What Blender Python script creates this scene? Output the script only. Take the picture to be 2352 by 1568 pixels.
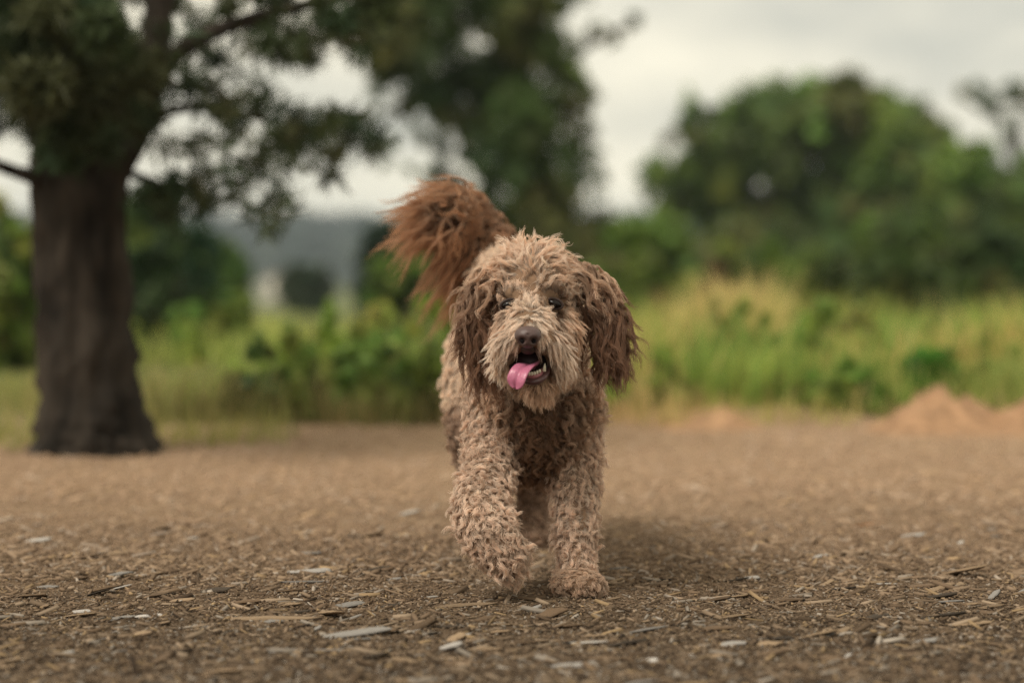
import bpy, math
import numpy as np
from mathutils import Vector, Matrix

# ------------------------------------------------------------------ camera, sky, sun, exposure
sc = bpy.context.scene
for o in list(bpy.data.objects):
    bpy.data.objects.remove(o)
col = sc.collection
rng = np.random.default_rng(11)

F = 85.0 / 36.0 * 2352.0          # focal length in units of a 2352-wide frame
CAM_H = 0.62
HORIZON = 620.0

cam_d = bpy.data.cameras.new("camera")
cam = bpy.data.objects.new("camera", cam_d)
col.objects.link(cam)
sc.camera = cam
cam_d.lens = 85.0
cam_d.sensor_width = 36.0
cam_d.clip_start = 0.1
cam_d.clip_end = 4000.0
cam.location = (0, 0, CAM_H)
cam.rotation_euler = (math.radians(90) - math.atan((784.0 - HORIZON) / F), 0, 0)
cam_d.dof.use_dof = True
cam_d.dof.focus_distance = 4.53
cam_d.dof.aperture_fstop = 1.65
cam_d.dof.aperture_blades = 9

SUN_EL, SUN_AZ = 50.0, -134.0       # degrees; azimuth from +Y (view direction), negative = left
world = bpy.data.worlds.new("World")
sc.world = world
world.use_nodes = True
wn, wl = world.node_tree.nodes, world.node_tree.links
wn.clear()
w_out = wn.new("ShaderNodeOutputWorld")
sky = wn.new("ShaderNodeTexSky")
sky.sky_type = 'NISHITA'
sky.sun_disc = False
sky.sun_elevation = math.radians(SUN_EL)
sky.sun_rotation = math.radians(SUN_AZ)
bg_clear = wn.new("ShaderNodeBackground")
bg_clear.inputs['Strength'].default_value = 0.07
wl.new(sky.outputs[0], bg_clear.inputs['Color'])
tc = wn.new("ShaderNodeTexCoord")
mp = wn.new("ShaderNodeMapping")
mp.inputs['Scale'].default_value = (1.0, 1.0, 3.2)
mp.inputs['Location'].default_value = (0.35, 0.1, 0.42)
nz = wn.new("ShaderNodeTexNoise")
nz.inputs['Scale'].default_value = 4.5
nz.inputs['Detail'].default_value = 5.0
nz.inputs['Roughness'].default_value = 0.5
rp = wn.new("ShaderNodeValToRGB")
rp.color_ramp.elements[0].position = 0.38
rp.color_ramp.elements[0].color = (0.48, 0.465, 0.395, 1)
rp.color_ramp.elements[1].position = 0.63
rp.color_ramp.elements[1].color = (0.93, 0.85, 0.66, 1)
bg_cloud = wn.new("ShaderNodeBackground")
bg_cloud.inputs['Strength'].default_value = 0.79
wl.new(tc.outputs['Generated'], mp.inputs['Vector'])
wl.new(mp.outputs[0], nz.inputs['Vector'])
wl.new(nz.outputs['Fac'], rp.inputs['Fac'])
wl.new(rp.outputs[0], bg_cloud.inputs['Color'])
w_mix = wn.new("ShaderNodeMixShader")
w_mix.inputs[0].default_value = 0.93
wl.new(bg_clear.outputs[0], w_mix.inputs[1])
wl.new(bg_cloud.outputs[0], w_mix.inputs[2])
wl.new(w_mix.outputs[0], w_out.inputs['Surface'])

sun_d = bpy.data.lights.new("sun", 'SUN')
sun_d.energy = 1.5
sun_d.angle = math.radians(20)
sun_d.color = (1.0, 0.92, 0.80)
sun = bpy.data.objects.new("sun", sun_d)
col.objects.link(sun)
_e, _a = math.radians(SUN_EL), math.radians(SUN_AZ)
sun_dir = Vector((math.sin(_a) * math.cos(_e), math.cos(_a) * math.cos(_e), math.sin(_e)))
sun.rotation_euler = sun_dir.to_track_quat('Z', 'Y').to_euler()

vs = sc.view_settings
vs.view_transform = 'Standard'
vs.look = 'None'
vs.exposure = 0.84
vs.gamma = 1.0
vs.use_curve_mapping = False
sc.render.engine = 'CYCLES'
sc.cycles.use_denoising = True
sc.cycles.denoising_prefilter = 'NONE'
sc.cycles.max_bounces = 8
sc.cycles.diffuse_bounces = 5
sc.cycles.glossy_bounces = 2
sc.cycles.transmission_bounces = 4
sc.cycles.volume_bounces = 0
sc.cycles.caustics_reflective = False
sc.cycles.caustics_refractive = False
sc.cycles_curves.shape = 'RIBBONS'

# ------------------------------------------------------------------ helpers
def at(px, py, d):
    """world point seen at (px, py) of a 2352 x 1568 frame, d metres in front of the camera"""
    return np.array([(px - 1176.0) / F * d, d, CAM_H + (HORIZON - py) / F * d])

def ground_depth(py):
    return F * CAM_H / (py - HORIZON)

def unit(v):
    return v / np.maximum(np.linalg.norm(v, axis=-1, keepdims=True), 1e-9)

def tag(o, label=None, cat=None, group=None, kind=None):
    if label: o["label"] = label
    if cat: o["category"] = cat
    if group: o["group"] = group
    if kind: o["kind"] = kind
    return o

def empty(name, loc):
    o = bpy.data.objects.new(name, None)
    o.empty_display_size = 0.1
    o.location = Vector(loc)
    col.objects.link(o)
    return o

def mesh_np(name, verts, faces, colors=None, smooth=False):
    """verts (n,3); faces list of (m,k) arrays; colors (n,3) point colours"""
    me = bpy.data.meshes.new(name)
    if isinstance(faces, np.ndarray):
        faces = [faces]
    idx = np.concatenate([f.ravel() for f in faces]).astype(np.int32)
    tot = np.concatenate([np.full(len(f), f.shape[1]) for f in faces]).astype(np.int32)
    start = np.concatenate([[0], np.cumsum(tot)[:-1]]).astype(np.int32)
    me.vertices.add(len(verts))
    me.vertices.foreach_set("co", np.asarray(verts, np.float32).ravel())
    me.loops.add(len(idx))
    me.loops.foreach_set("vertex_index", idx)
    me.polygons.add(len(tot))
    me.polygons.foreach_set("loop_start", start)
    me.polygons.foreach_set("loop_total", tot)
    if smooth:
        me.polygons.foreach_set("use_smooth", np.ones(len(tot), bool))
    if colors is not None:
        a = me.attributes.new("tint", 'FLOAT_COLOR', 'POINT')
        a.data.foreach_set("color", np.concatenate([colors, np.ones((len(colors), 1))], 1).astype(np.float32).ravel())
    me.update(calc_edges=True)
    return me

def obj(name, me, mat, parent=None, rel=True):
    """rel: vertices are in world space and are moved into the parent's frame"""
    o = bpy.data.objects.new(name, me)
    if mat is not None and not me.materials:
        me.materials.append(mat)
    col.objects.link(o)
    if parent is not None:
        o.parent = parent
        if rel:
            o.location = -parent.location
    return o

def fbm(x, y, seed=0, octaves=4):
    """cheap smooth 2-D noise for terrain and colour fields"""
    r = np.random.default_rng(seed)
    out = np.zeros_like(np.asarray(x, float))
    amp, fr = 1.0, 1.0
    for _ in range(octaves):
        for _k in range(4):
            a, p = r.uniform(0, 2 * np.pi), r.uniform(0, 2 * np.pi)
            out = out + amp * np.sin(fr * (np.cos(a) * x + np.sin(a) * y) * r.uniform(.7, 1.4) + p) / 4
        amp *= .5; fr *= 2.1
    return out

def ground_z(x, y):
    x = np.asarray(x, float); y = np.asarray(y, float)
    z = 0.006 * fbm(x * 6, y * 6, 3, 3) * np.clip((y - 1) / 2, 0, 1)
    drop = np.clip((y - 16) / 180, 0, 1)
    z = z - 3.2 * drop * drop * (3 - 2 * drop)
    for mx, my, rx, ry, h in MOUNDS:
        q = ((x - mx) / rx) ** 2 + ((y - my) / ry) ** 2
        z = z + h * np.exp(-1.6 * q) * (1 + .12 * fbm(x * 9, y * 9, 5, 2))
    return z

# bare earth heaped along the edge of the vegetation
MOUNDS = [(0.72, 9.9, .55, .45, .035), (1.15, 9.9, .4, .4, .05)]

# ------------------------------------------------------------------ materials
def new_mat(name):
    m = bpy.data.materials.new(name)
    m.use_nodes = True
    nt = m.node_tree
    return m, nt.nodes, nt.links, nt.nodes["Principled BSDF"]

def ramp(nodes, stops):
    r = nodes.new("ShaderNodeValToRGB")
    e = r.color_ramp.elements
    while len(e) < len(stops):
        e.new(0.5)
    for k, (p, c) in enumerate(stops):
        e[k].position = p
        e[k].color = (*c, 1)
    return r

def noise(nodes, links, scale, detail=4, rough=.55, vec=None):
    n = nodes.new("ShaderNodeTexNoise")
    n.inputs['Scale'].default_value = scale
    n.inputs['Detail'].default_value = detail
    n.inputs['Roughness'].default_value = rough
    if vec is not None:
        links.new(vec, n.inputs['Vector'])
    return n

def mixc(nodes, links, fac, a, b, mode='MIX'):
    m = nodes.new("ShaderNodeMix")
    m.data_type = 'RGBA'
    m.blend_type = mode
    for sock, v in ((m.inputs[0], fac), (m.inputs[6], a), (m.inputs[7], b)):
        if isinstance(v, (int, float)):
            sock.default_value = v
        elif isinstance(v, tuple):
            sock.default_value = (*v, 1)
        else:
            links.new(v, sock)
    return m.outputs[2]

def mat_tint(name, rough=.7, translucent=0.0, spec=.3, grain=0.0):
    """colour from the per-piece 'tint' attribute"""
    m, n, l, p = new_mat(name)
    a = n.new("ShaderNodeAttribute"); a.attribute_name = "tint"
    c = a.outputs['Color']
    if grain:
        t = n.new("ShaderNodeTexCoord")
        nn = noise(n, l, grain, 5, .6, t.outputs['Object'])
        r = ramp(n, [(.3, (.6, .6, .6)), (.7, (1.25, 1.25, 1.25))])
        l.new(nn.outputs['Fac'], r.inputs['Fac'])
        c = mixc(n, l, 1.0, c, r.outputs[0], 'MULTIPLY')
    l.new(c, p.inputs['Base Color'])
    p.inputs['Roughness'].default_value = rough
    p.inputs['Specular IOR Level'].default_value = spec
    if translucent:
        tr = n.new("ShaderNodeBsdfTranslucent")
        l.new(c, tr.inputs['Color'])
        mx = n.new("ShaderNodeMixShader"); mx.inputs[0].default_value = translucent
        l.new(p.outputs[0], mx.inputs[1]); l.new(tr.outputs[0], mx.inputs[2])
        l.new(mx.outputs[0], n["Material Output"].inputs['Surface'])
    return m

def mat_plain(name, c, rough=.6, spec=.5, var=.15, scale=60, bump=0.0):
    m, n, l, p = new_mat(name)
    t = n.new("ShaderNodeTexCoord")
    nn = noise(n, l, scale, 4, .6, t.outputs['Object'])
    r = ramp(n, [(.3, tuple(x * (1 - var) for x in c)), (.7, tuple(min(1, x * (1 + var)) for x in c))])
    l.new(nn.outputs['Fac'], r.inputs['Fac'])
    l.new(r.outputs[0], p.inputs['Base Color'])
    p.inputs['Roughness'].default_value = rough
    p.inputs['Specular IOR Level'].default_value = spec
    if bump:
        b = n.new("ShaderNodeBump"); b.inputs['Strength'].default_value = bump; b.inputs['Distance'].default_value = .002
        l.new(nn.outputs['Fac'], b.inputs['Height']); l.new(b.outputs[0], p.inputs['Normal'])
    return m

M_LEAF = mat_tint("leaf", .55, .35, .3)
M_NEEDLE = mat_tint("needle", .6, .2, .25)
M_GRASS = mat_tint("grass_blade", .6, .35, .25)
M_CHIP = mat_tint("wood_chip", .85, 0, .15, 120)
M_MULCH = mat_tint("mulch", .9, 0, .1)

def mat_bark(name, c0, c1, sc_=9):
    m, n, l, p = new_mat(name)
    t = n.new("ShaderNodeTexCoord")
    mpp = n.new("ShaderNodeMapping"); mpp.inputs['Scale'].default_value = (1, 1, .3)
    l.new(t.outputs['Object'], mpp.inputs['Vector'])
    v = n.new("ShaderNodeTexVoronoi"); v.inputs['Scale'].default_value = sc_ * 2
    nn = noise(n, l, sc_, 6, .65, mpp.outputs[0])
    l.new(mpp.outputs[0], v.inputs['Vector'])
    r = ramp(n, [(.35, c0), (.7, c1)])
    l.new(nn.outputs['Fac'], r.inputs['Fac'])
    l.new(r.outputs[0], p.inputs['Base Color'])
    p.inputs['Roughness'].default_value = .9
    p.inputs['Specular IOR Level'].default_value = .15
    b = n.new("ShaderNodeBump"); b.inputs['Strength'].default_value = .8; b.inputs['Distance'].default_value = .03
    l.new(v.outputs['Distance'], b.inputs['Height']); l.new(b.outputs[0], p.inputs['Normal'])
    return m

M_BARK = mat_bark("pine_bark", (.011, .009, .007), (.066, .053, .041))
M_STEM = mat_bark("stem_bark", (.04, .03, .02), (.10, .08, .055), 14)

# ground: packed dry earth, mulch near the camera with foreground vignette darkening put into its colour, low green beyond the edge
def mat_ground():
    m, n, l, p = new_mat("ground_earth")
    t = n.new("ShaderNodeTexCoord")
    geo = n.new("ShaderNodeNewGeometry")
    pos = geo.outputs['Position']
    n1 = noise(n, l, 1.6, 6, .65, pos)
    n2 = noise(n, l, 28, 8, .75, pos)
    n3 = noise(n, l, 160, 4, .7, pos)
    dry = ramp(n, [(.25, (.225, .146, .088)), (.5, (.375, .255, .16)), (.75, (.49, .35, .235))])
    vignetted_mulch = ramp(n, [(.3, (.042, .030, .021)), (.55, (.10, .07, .047)), (.75, (.165, .12, .081))])
    l.new(n2.outputs['Fac'], dry.inputs['Fac'])
    l.new(n2.outputs['Fac'], vignetted_mulch.inputs['Fac'])
    sep = n.new("ShaderNodeSeparateXYZ"); l.new(pos, sep.inputs[0])
    def math_(op, a, b):
        k = n.new("ShaderNodeMath"); k.operation = op
        for i, v in enumerate((a, b)):
            if isinstance(v, (int, float)): k.inputs[i].default_value = v
            else: l.new(v, k.inputs[i])
        return k.outputs[0]
    # mulch spread and painted vignette: thick up to about five metres, thinning out over the next two
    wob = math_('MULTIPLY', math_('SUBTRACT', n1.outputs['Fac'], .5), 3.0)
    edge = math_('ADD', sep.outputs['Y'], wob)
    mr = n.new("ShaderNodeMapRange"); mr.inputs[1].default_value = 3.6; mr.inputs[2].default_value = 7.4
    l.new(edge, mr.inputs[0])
    c = mixc(n, l, mr.outputs[0], vignetted_mulch.outputs[0], dry.outputs[0])
    # green ground cover beyond the bare area
    veg = ramp(n, [(.3, (.05, .065, .02)), (.55, (.13, .15, .045)), (.75, (.27, .24, .10))])
    l.new(n2.outputs['Fac'], veg.inputs['Fac'])
    e2 = math_('ADD', sep.outputs['Y'], math_('MULTIPLY', wob, .35))
    e2 = math_('SUBTRACT', e2, math_('MULTIPLY', sep.outputs['X'], .12))
    m2 = n.new("ShaderNodeMapRange"); m2.inputs[1].default_value = 10.0; m2.inputs[2].default_value = 10.9
    l.new(e2, m2.inputs[0])
    c = mixc(n, l, m2.outputs[0], c, veg.outputs[0])
    fine = ramp(n, [(.3, (.72, .72, .72)), (.7, (1.2, 1.2, 1.2))])
    l.new(n3.outputs['Fac'], fine.inputs['Fac'])
    c = mixc(n, l, 1.0, c, fine.outputs[0], 'MULTIPLY')
    l.new(c, p.inputs['Base Color'])
    p.inputs['Roughness'].default_value = .95
    p.inputs['Specular IOR Level'].default_value = .1
    b = n.new("ShaderNodeBump"); b.inputs['Strength'].default_value = .9; b.inputs['Distance'].default_value = .012
    add = math_('ADD', n2.outputs['Fac'], math_('MULTIPLY', n3.outputs['Fac'], .35))
    l.new(add, b.inputs['Height']); l.new(b.outputs[0], p.inputs['Normal'])
    return m

# ------------------------------------------------------------------ ground, hills
def build_ground():
    xs = np.concatenate([-np.geomspace(2.6, 900, 60)[::-1], np.linspace(-2.5, 2.5, 126), np.geomspace(2.6, 900, 60)])
    ys = np.concatenate([[-60, -20, -5, 0, 2], np.linspace(3, 12, 200), np.geomspace(12.1, 1800, 90)])
    X, Y = np.meshgrid(xs, ys)
    Z = ground_z(X, Y)
    nx, ny = len(xs), len(ys)
    V = np.stack([X, Y, Z], -1).reshape(-1, 3)
    i, j = np.meshgrid(np.arange(nx - 1), np.arange(ny - 1))
    a = (j * nx + i).ravel()
    Fc = np.stack([a, a + 1, a + nx + 1, a + nx], 1)
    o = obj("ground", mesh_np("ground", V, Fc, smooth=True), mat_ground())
    tag(o, kind="structure")

build_ground()

def build_hill():
    m, n, l, p = new_mat("hill_ground")
    geo = n.new("ShaderNodeNewGeometry")
    nn = noise(n, l, .05, 5, .6, geo.outputs['Position'])
    r = ramp(n, [(.3, (.03, .05, .02)), (.7, (.07, .09, .035))])
    l.new(nn.outputs['Fac'], r.inputs['Fac']); l.new(r.outputs[0], p.inputs['Base Color'])
    p.inputs['Roughness'].default_value = 1
    xs = np.linspace(-420, 420, 140); ys = np.linspace(520, 1150, 60)
    X, Y = np.meshgrid(xs, ys)
    t = np.clip((Y - 520) / 420, 0, 1)
    Z = -4.5 + (19 + 4 * fbm(X / 60, Y / 90, 21, 3)) * np.sin(t * np.pi / 2) ** 1.3
    nx, ny = len(xs), len(ys)
    i, j = np.meshgrid(np.arange(nx - 1), np.arange(ny - 1))
    a = (j * nx + i).ravel()
    V = np.stack([X, Y, Z], -1).reshape(-1, 3)
    o = obj("hill", mesh_np("hill", V, np.stack([a, a + 1, a + nx + 1, a + nx], 1), smooth=True), m)
    tag(o, kind="structure")
    # the wood that covers it, read as one mass
    k = 2600
    tx = rng.uniform(-260, 260, k); ty = rng.uniform(525, 980, k)
    tt = np.clip((ty - 520) / 420, 0, 1)
    tz = -4.5 + (19 + 4 * fbm(tx / 60, ty / 90, 21, 3)) * np.sin(tt * np.pi / 2) ** 1.3
    lobes = 26
    C = np.repeat(np.stack([tx, ty, tz], 1), lobes, 0)
    h = np.repeat(rng.uniform(5, 10, k), lobes)
    u = rng.uniform(.15, 1, len(C))
    R = h * .42 * (1.15 - u)
    ang = rng.uniform(0, 2 * np.pi, len(C))
    C = C + np.stack([np.cos(ang) * R, np.sin(ang) * R, u * h], 1)
    V, Fc = quads(C, unit(rng.normal(size=(len(C), 3))), 2.2, 1.8)
    cc = np.repeat(np.repeat(rng.uniform(.6, 1.2, (k, 1)), lobes, 0) * np.array([[.025, .05, .03]]), 4, 0)
    o = obj("wood", mesh_np("wood", V, Fc, cc), M_LEAF)
    tag(o, "dark conifer wood covering the distant hill", "woodland", kind="stuff")

def quads(C, nrm, length, width, axis=None):
    """rhombic leaves at C with normals nrm"""
    n = len(C)
    a = unit(np.cross(nrm, rng.normal(size=(n, 3)))) if axis is None else axis
    b = unit(np.cross(nrm, a))
    L = (np.broadcast_to(length, (n,)) * rng.uniform(.7, 1.3, n))[:, None] * .5
    W = (np.broadcast_to(width, (n,)) * rng.uniform(.7, 1.3, n))[:, None] * .5
    V = np.stack([C - a * L, C + b * W - a * L * .1, C + a * L, C - b * W - a * L * .1], 1).reshape(-1, 3)
    Fc = np.arange(4 * n).reshape(n, 4)
    return V, Fc

build_hill()

# ------------------------------------------------------------------ trees and shrubs
def tube(path, radii, sides=10, wob=.06):
    """tapered limb along a polyline"""
    P = np.asarray(path, float); R = np.asarray(radii, float)
    # resample smoothly
    t = np.linspace(0, len(P) - 1, (len(P) - 1) * 5 + 1)
    k = np.clip(t.astype(int), 0, len(P) - 2); f = (t - k)[:, None]
    P0, P1 = P[np.maximum(k - 1, 0)], P[k]
    P2, P3 = P[k + 1], P[np.minimum(k + 2, len(P) - 1)]
    Q = .5 * ((2 * P1) + (-P0 + P2) * f + (2 * P0 - 5 * P1 + 4 * P2 - P3) * f ** 2 + (-P0 + 3 * P1 - 3 * P2 + P3) * f ** 3)
    r = R[k] * (1 - f[:, 0]) + R[k + 1] * f[:, 0]
    T = unit(np.gradient(Q, axis=0))
    ref = np.array([0, 1, 0.2]) if abs(T[0][1]) < .8 else np.array([1, 0, 0])
    u = unit(np.cross(T, ref)); v = np.cross(T, u)
    a = np.linspace(0, 2 * np.pi, sides, endpoint=False)
    ring = Q[:, None] + (np.cos(a)[None, :, None] * u[:, None] + np.sin(a)[None, :, None] * v[:, None]) * (r[:, None] * (1 + wob * rng.normal(size=(len(Q), sides))))[..., None]
    V = ring.reshape(-1, 3)
    m = len(Q)
    i, j = np.meshgrid(np.arange(sides), np.arange(m - 1))
    i, j = i.ravel(), j.ravel()
    Fc = np.stack([j * sides + i, j * sides + (i + 1) % sides, (j + 1) * sides + (i + 1) % sides, (j + 1) * sides + i], 1)
    V = np.concatenate([V, Q[:1], Q[-1:]])
    c0, c1 = len(V) - 2, len(V) - 1
    ii = np.arange(sides)
    caps = np.concatenate([np.stack([np.full(sides, c0), (ii + 1) % sides, ii], 1),
                           np.stack([np.full(sides, c1), (m - 1) * sides + ii, (m - 1) * sides + (ii + 1) % sides], 1)])
    return V, [Fc, caps]

def join(parts):
    Vs, Fs, off = [], {}, 0
    for V, fl in parts:
        for f in (fl if isinstance(fl, list) else [fl]):
            Fs.setdefault(f.shape[1], []).append(f + off)
        Vs.append(V); off += len(V)
    return np.concatenate(Vs), [np.concatenate(x) for x in Fs.values()]

def leaf_cloud(clumps, per, size, aspect, colors, shell=.35):
    """clumps: rows (x, y, z, rx, ry, rz, density); leaves spread through each clump with smaller sprays inside"""
    Cs, cols, nr = [], [], []
    for x, y, z, rx, ry, rz, dn in clumps:
        n = max(8, int(per * dn))
        sub = max(3, n // 28)
        d = unit(rng.normal(size=(sub, 3))) * (rng.uniform(0, 1, (sub, 1)) ** shell)
        c = np.array([x, y, z]) + d * np.array([rx, ry, rz])
        w = rng.integers(0, sub, n)
        p = c[w] + rng.normal(size=(n, 3)) * np.array([rx, ry, rz]) * .17
        base = colors[rng.integers(0, len(colors))]
        subc = np.array(base)[None] * rng.uniform(.7, 1.3, (sub, 1)) * (1 + rng.normal(size=(sub, 3)) * .06)
        Cs.append(p)
        cols.append(np.clip(subc[w] * rng.uniform(.8, 1.2, (n, 1)), 0.004, 1))
        nr.append(unit(unit(p - np.array([x, y, z])) + rng.normal(size=(n, 3)) * .7 + np.array([0, 0, .4])))
    C = np.concatenate(Cs); cc = np.concatenate(cols); N = np.concatenate(nr)
    V, Fc = quads(C, N, size, size * aspect)
    return V, Fc, np.repeat(cc, 4, 0)

def px_clumps(rows, d, depth, sq=1.0):
    """rows (px, py, r[, density]) seen from the camera at distance d -> clumps spread over real depth"""
    out = []
    for r in rows:
        px, py, rr = r[:3]
        dn = r[3] if len(r) > 3 else 1.0
        dd = d + rng.uniform(-depth, depth)
        p = at(px, py, dd)
        R = rr / F * dd
        out.append((p[0], p[1], p[2], R, R * 1.2, R * sq, dn * (rr / 60.0) ** 2))
    return out

GREENS_DARK = [(.075, .12, .028), (.10, .145, .034), (.13, .14, .042), (.065, .105, .035)]
GREENS_MID = [(.14, .22, .040), (.19, .26, .05), (.12, .20, .055), (.23, .28, .06)]
GREENS_LIGHT = [(.25, .38, .06), (.34, .43, .075), (.20, .34, .075), (.42, .44, .11)]
OLIVE = [(.16, .16, .05), (.22, .20, .065), (.13, .15, .045)]
PINE = [(.030, .044, .016), (.040, .054, .018), (.05, .055, .022), (.026, .048, .020)]

def pine_tree():
    d = 8.2
    b = at(215, 1050, d)
    root = empty("pine_tree", (b[0], b[1], 0))
    tag(root, "large dark pine tree with a thick leaning trunk at the edge of the bare earth", "tree")
    def pts(rows): return [at(px, py, d + dd) for px, py, dd in rows]
    V, Fc = tube(pts([(216, 1062, 0), (212, 1010, 0), (204, 900, 0), (192, 700, 0), (184, 450, 0), (182, 250, .05), (165, 0, .1), (150, -420, .2), (140, -1100, .2)]),
                 [.245, .20, .172, .158, .158, .15, .125, .095, .03], 26, .07)
    obj("trunk", mesh_np("trunk", V, Fc, smooth=True), M_BARK, root)
    limbs = [
        (pts([(225, 420, 0), (290, 300, -.05), (345, 170, -.1), (368, 40, -.1), (375, -200, -.1), (380, -700, -.1)]), [.10, .085, .062, .05, .04, .012]),
        (pts([(320, 260, -.05), (375, 165, -.1), (430, 110, -.15), (520, 66, -.2), (640, 30, -.2), (780, -5, -.3), (960, -60, -.3)]), [.04, .034, .030, .026, .022, .018, .008]),
        (pts([(150, 440, 0), (80, 408, -.1), (30, 392, -.1), (-20, 372, -.2), (-120, 320, -.2)]), [.04, .028, .022, .02, .008]),
        (pts([(300, 300, 0), (420, 250, .2), (560, 262, .4), (700, 300, .5), (850, 330, .6)]), [.022, .018, .014, .011, .004]),
        (pts([(330, 200, 0), (440, 200, .4), (560, 240, .8), (660, 300, .9), (760, 370, 1.0)]), [.018, .014, .012, .009, .004]),
        (pts([(180, 260, 0), (80, 170, -.4), (-30, 120, -.7), (-150, 90, -.9)]), [.04, .03, .022, .01]),
        (pts([(250, 380, 0), (360, 420, .3), (470, 450, .5), (600, 480, .7)]), [.02, .014, .01, .004]),
    ]
    for path, rad in limbs:
        V, Fc = tube(path, rad, 8, .05)
        obj("limb", mesh_np("limb", V, Fc, smooth=True), M_BARK, root)
    rows = [(30, 50, 80), (120, 100, 95), (50, 170, 75), (200, 150, 85), (140, 220, 85), (250, 190, 65), (300, 130, 45), (15, 250, 40, .6), (80, 300, 50, .5),
            (230, 280, 65), (320, 270, 40), (180, 330, 55), (100, 30, 80), (200, 40, 70), (-60, 120, 90), (-80, 0, 100), (60, -60, 110), (220, -80, 100), (400, -60, 70),
            (430, 60, 36, .7), (520, 118, 42, .7), (600, 95, 40, .8), (655, 60, 50, .9), (730, 40, 58), (700, 125, 48, .8), (775, 75, 48), (825, 25, 58), (600, -20, 60), (720, -40, 70), (860, -40, 80),
            (480, 230, 42, .7), (560, 205, 38, .7), (520, 290, 40, .8), (600, 300, 40), (660, 300, 46), (720, 290, 44), (765, 320, 44), (820, 300, 42), (845, 325, 30), (620, 350, 36, .8), (700, 355, 36),
            (755, 365, 36), (560, 365, 34, .7), (480, 330, 28, .5), (440, 430, 36, .7), (400, 470, 34, .8), (470, 480, 30, .7), (570, 440, 38, .8), (640, 470, 30, .7), (620, 515, 20, .6),
            (350, 430, 32, .7), (585, 495, 26, .7), (385, 195, 26, .6), (440, 155, 30, .6), (660, 400, 26, .5), (500, 400, 24, .5), (500, 170, 26, .5), (640, 200, 26, .5), (420, 330, 22, .5), (370, 330, 20, .5)]
    cl = px_clumps([(110, 60, 70), (180, 110, 70), (240, 60, 55), (90, 200, 70), (210, 220, 65), (150, 290, 50, .8), (270, 250, 50), (330, 180, 35, .7), (60, 120, 70), (170, 20, 70), (120, 340, 36, .6), (250, 330, 34, .6)], d - .75, .2, .75)
    fine = []
    for r in rows:
        lacy = r[0] > 380
        for _ in range(6 if lacy else 3):
            a, q = rng.uniform(0, 2 * np.pi), r[2] * rng.uniform(.2, 1.55 if lacy else 1.0)
            fine.append((r[0] + math.cos(a) * q * 1.15, r[1] + math.sin(a) * q * .9, r[2] * (rng.uniform(.28, .5) if lacy else rng.uniform(.45, .7)), (r[3] if len(r) > 3 else 1.0) * .95))
    rows = fine
    cl += px_clumps(rows, d + .0, .6, .75)
    Cs, cols = [], []
    for x, y, z, rx, ry, rz, dn in cl:
        n = int((900 if x < -1.0 else 560) * dn)
        sub = max(4, n // 34)
        c = np.array([x, y, z]) + unit(rng.normal(size=(sub, 3))) * rng.uniform(0, 1, (sub, 1)) ** .4 * np.array([rx, ry, rz])
        w = rng.integers(0, sub, n)
        Cs.append(c[w] + rng.normal(size=(n, 3)) * .012)
        base = np.array(PINE[rng.integers(0, len(PINE))]) * rng.uniform(.8, 1.5)
        cols.append(np.clip(base[None] * rng.uniform(.6, 1.5, (n, 1)), .004, 1))
    C = np.concatenate(Cs); cc = np.concatenate(cols)
    ax = unit(rng.normal(size=(len(C), 3)) + np.array([0, 0, -.25]))
    C = C + ax * .03
    V, Fc = quads(C, unit(np.cross(ax, rng.normal(size=C.shape))), .09, .0085, ax)
    obj("crown", mesh_np("crown", V, Fc, np.repeat(cc, 4, 0)), M_NEEDLE, root)

pine_tree()

def broad_tree(name, label, base_px, base_d, trunk, limbs, rows, depth, per, leaf, colors, trunk_r, extra=None, group=None, aspect=.6, sq=1.0):
    d = base_d
    b = at(base_px, 640, d)
    gz = float(ground_z(b[0], b[1]))
    root = empty(name, (b[0], b[1], gz))
    tag(root, label, "tree", group)
    path = [np.array([b[0], b[1], gz - .2])] + [at(px, py, d) for px, py in trunk]
    rad = np.linspace(trunk_r, trunk_r * .3, len(path))
    V, Fc = tube(path, rad, 10)
    obj("trunk", mesh_np("trunk", V, Fc, smooth=True), M_STEM, root)
    for li in limbs:
        p = [at(px, py, d + dd) for px, py, dd in li]
        V, Fc = tube(p, np.linspace(trunk_r * .45, trunk_r * .12, len(p)), 6)
        obj("limb", mesh_np("limb", V, Fc, smooth=True), M_STEM, root)
    V, Fc, cc = leaf_cloud(px_clumps(rows, d, depth, sq), per, leaf, aspect, colors)
    obj("crown", mesh_np("crown", V, Fc, cc), M_LEAF, root)
    return root

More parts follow.
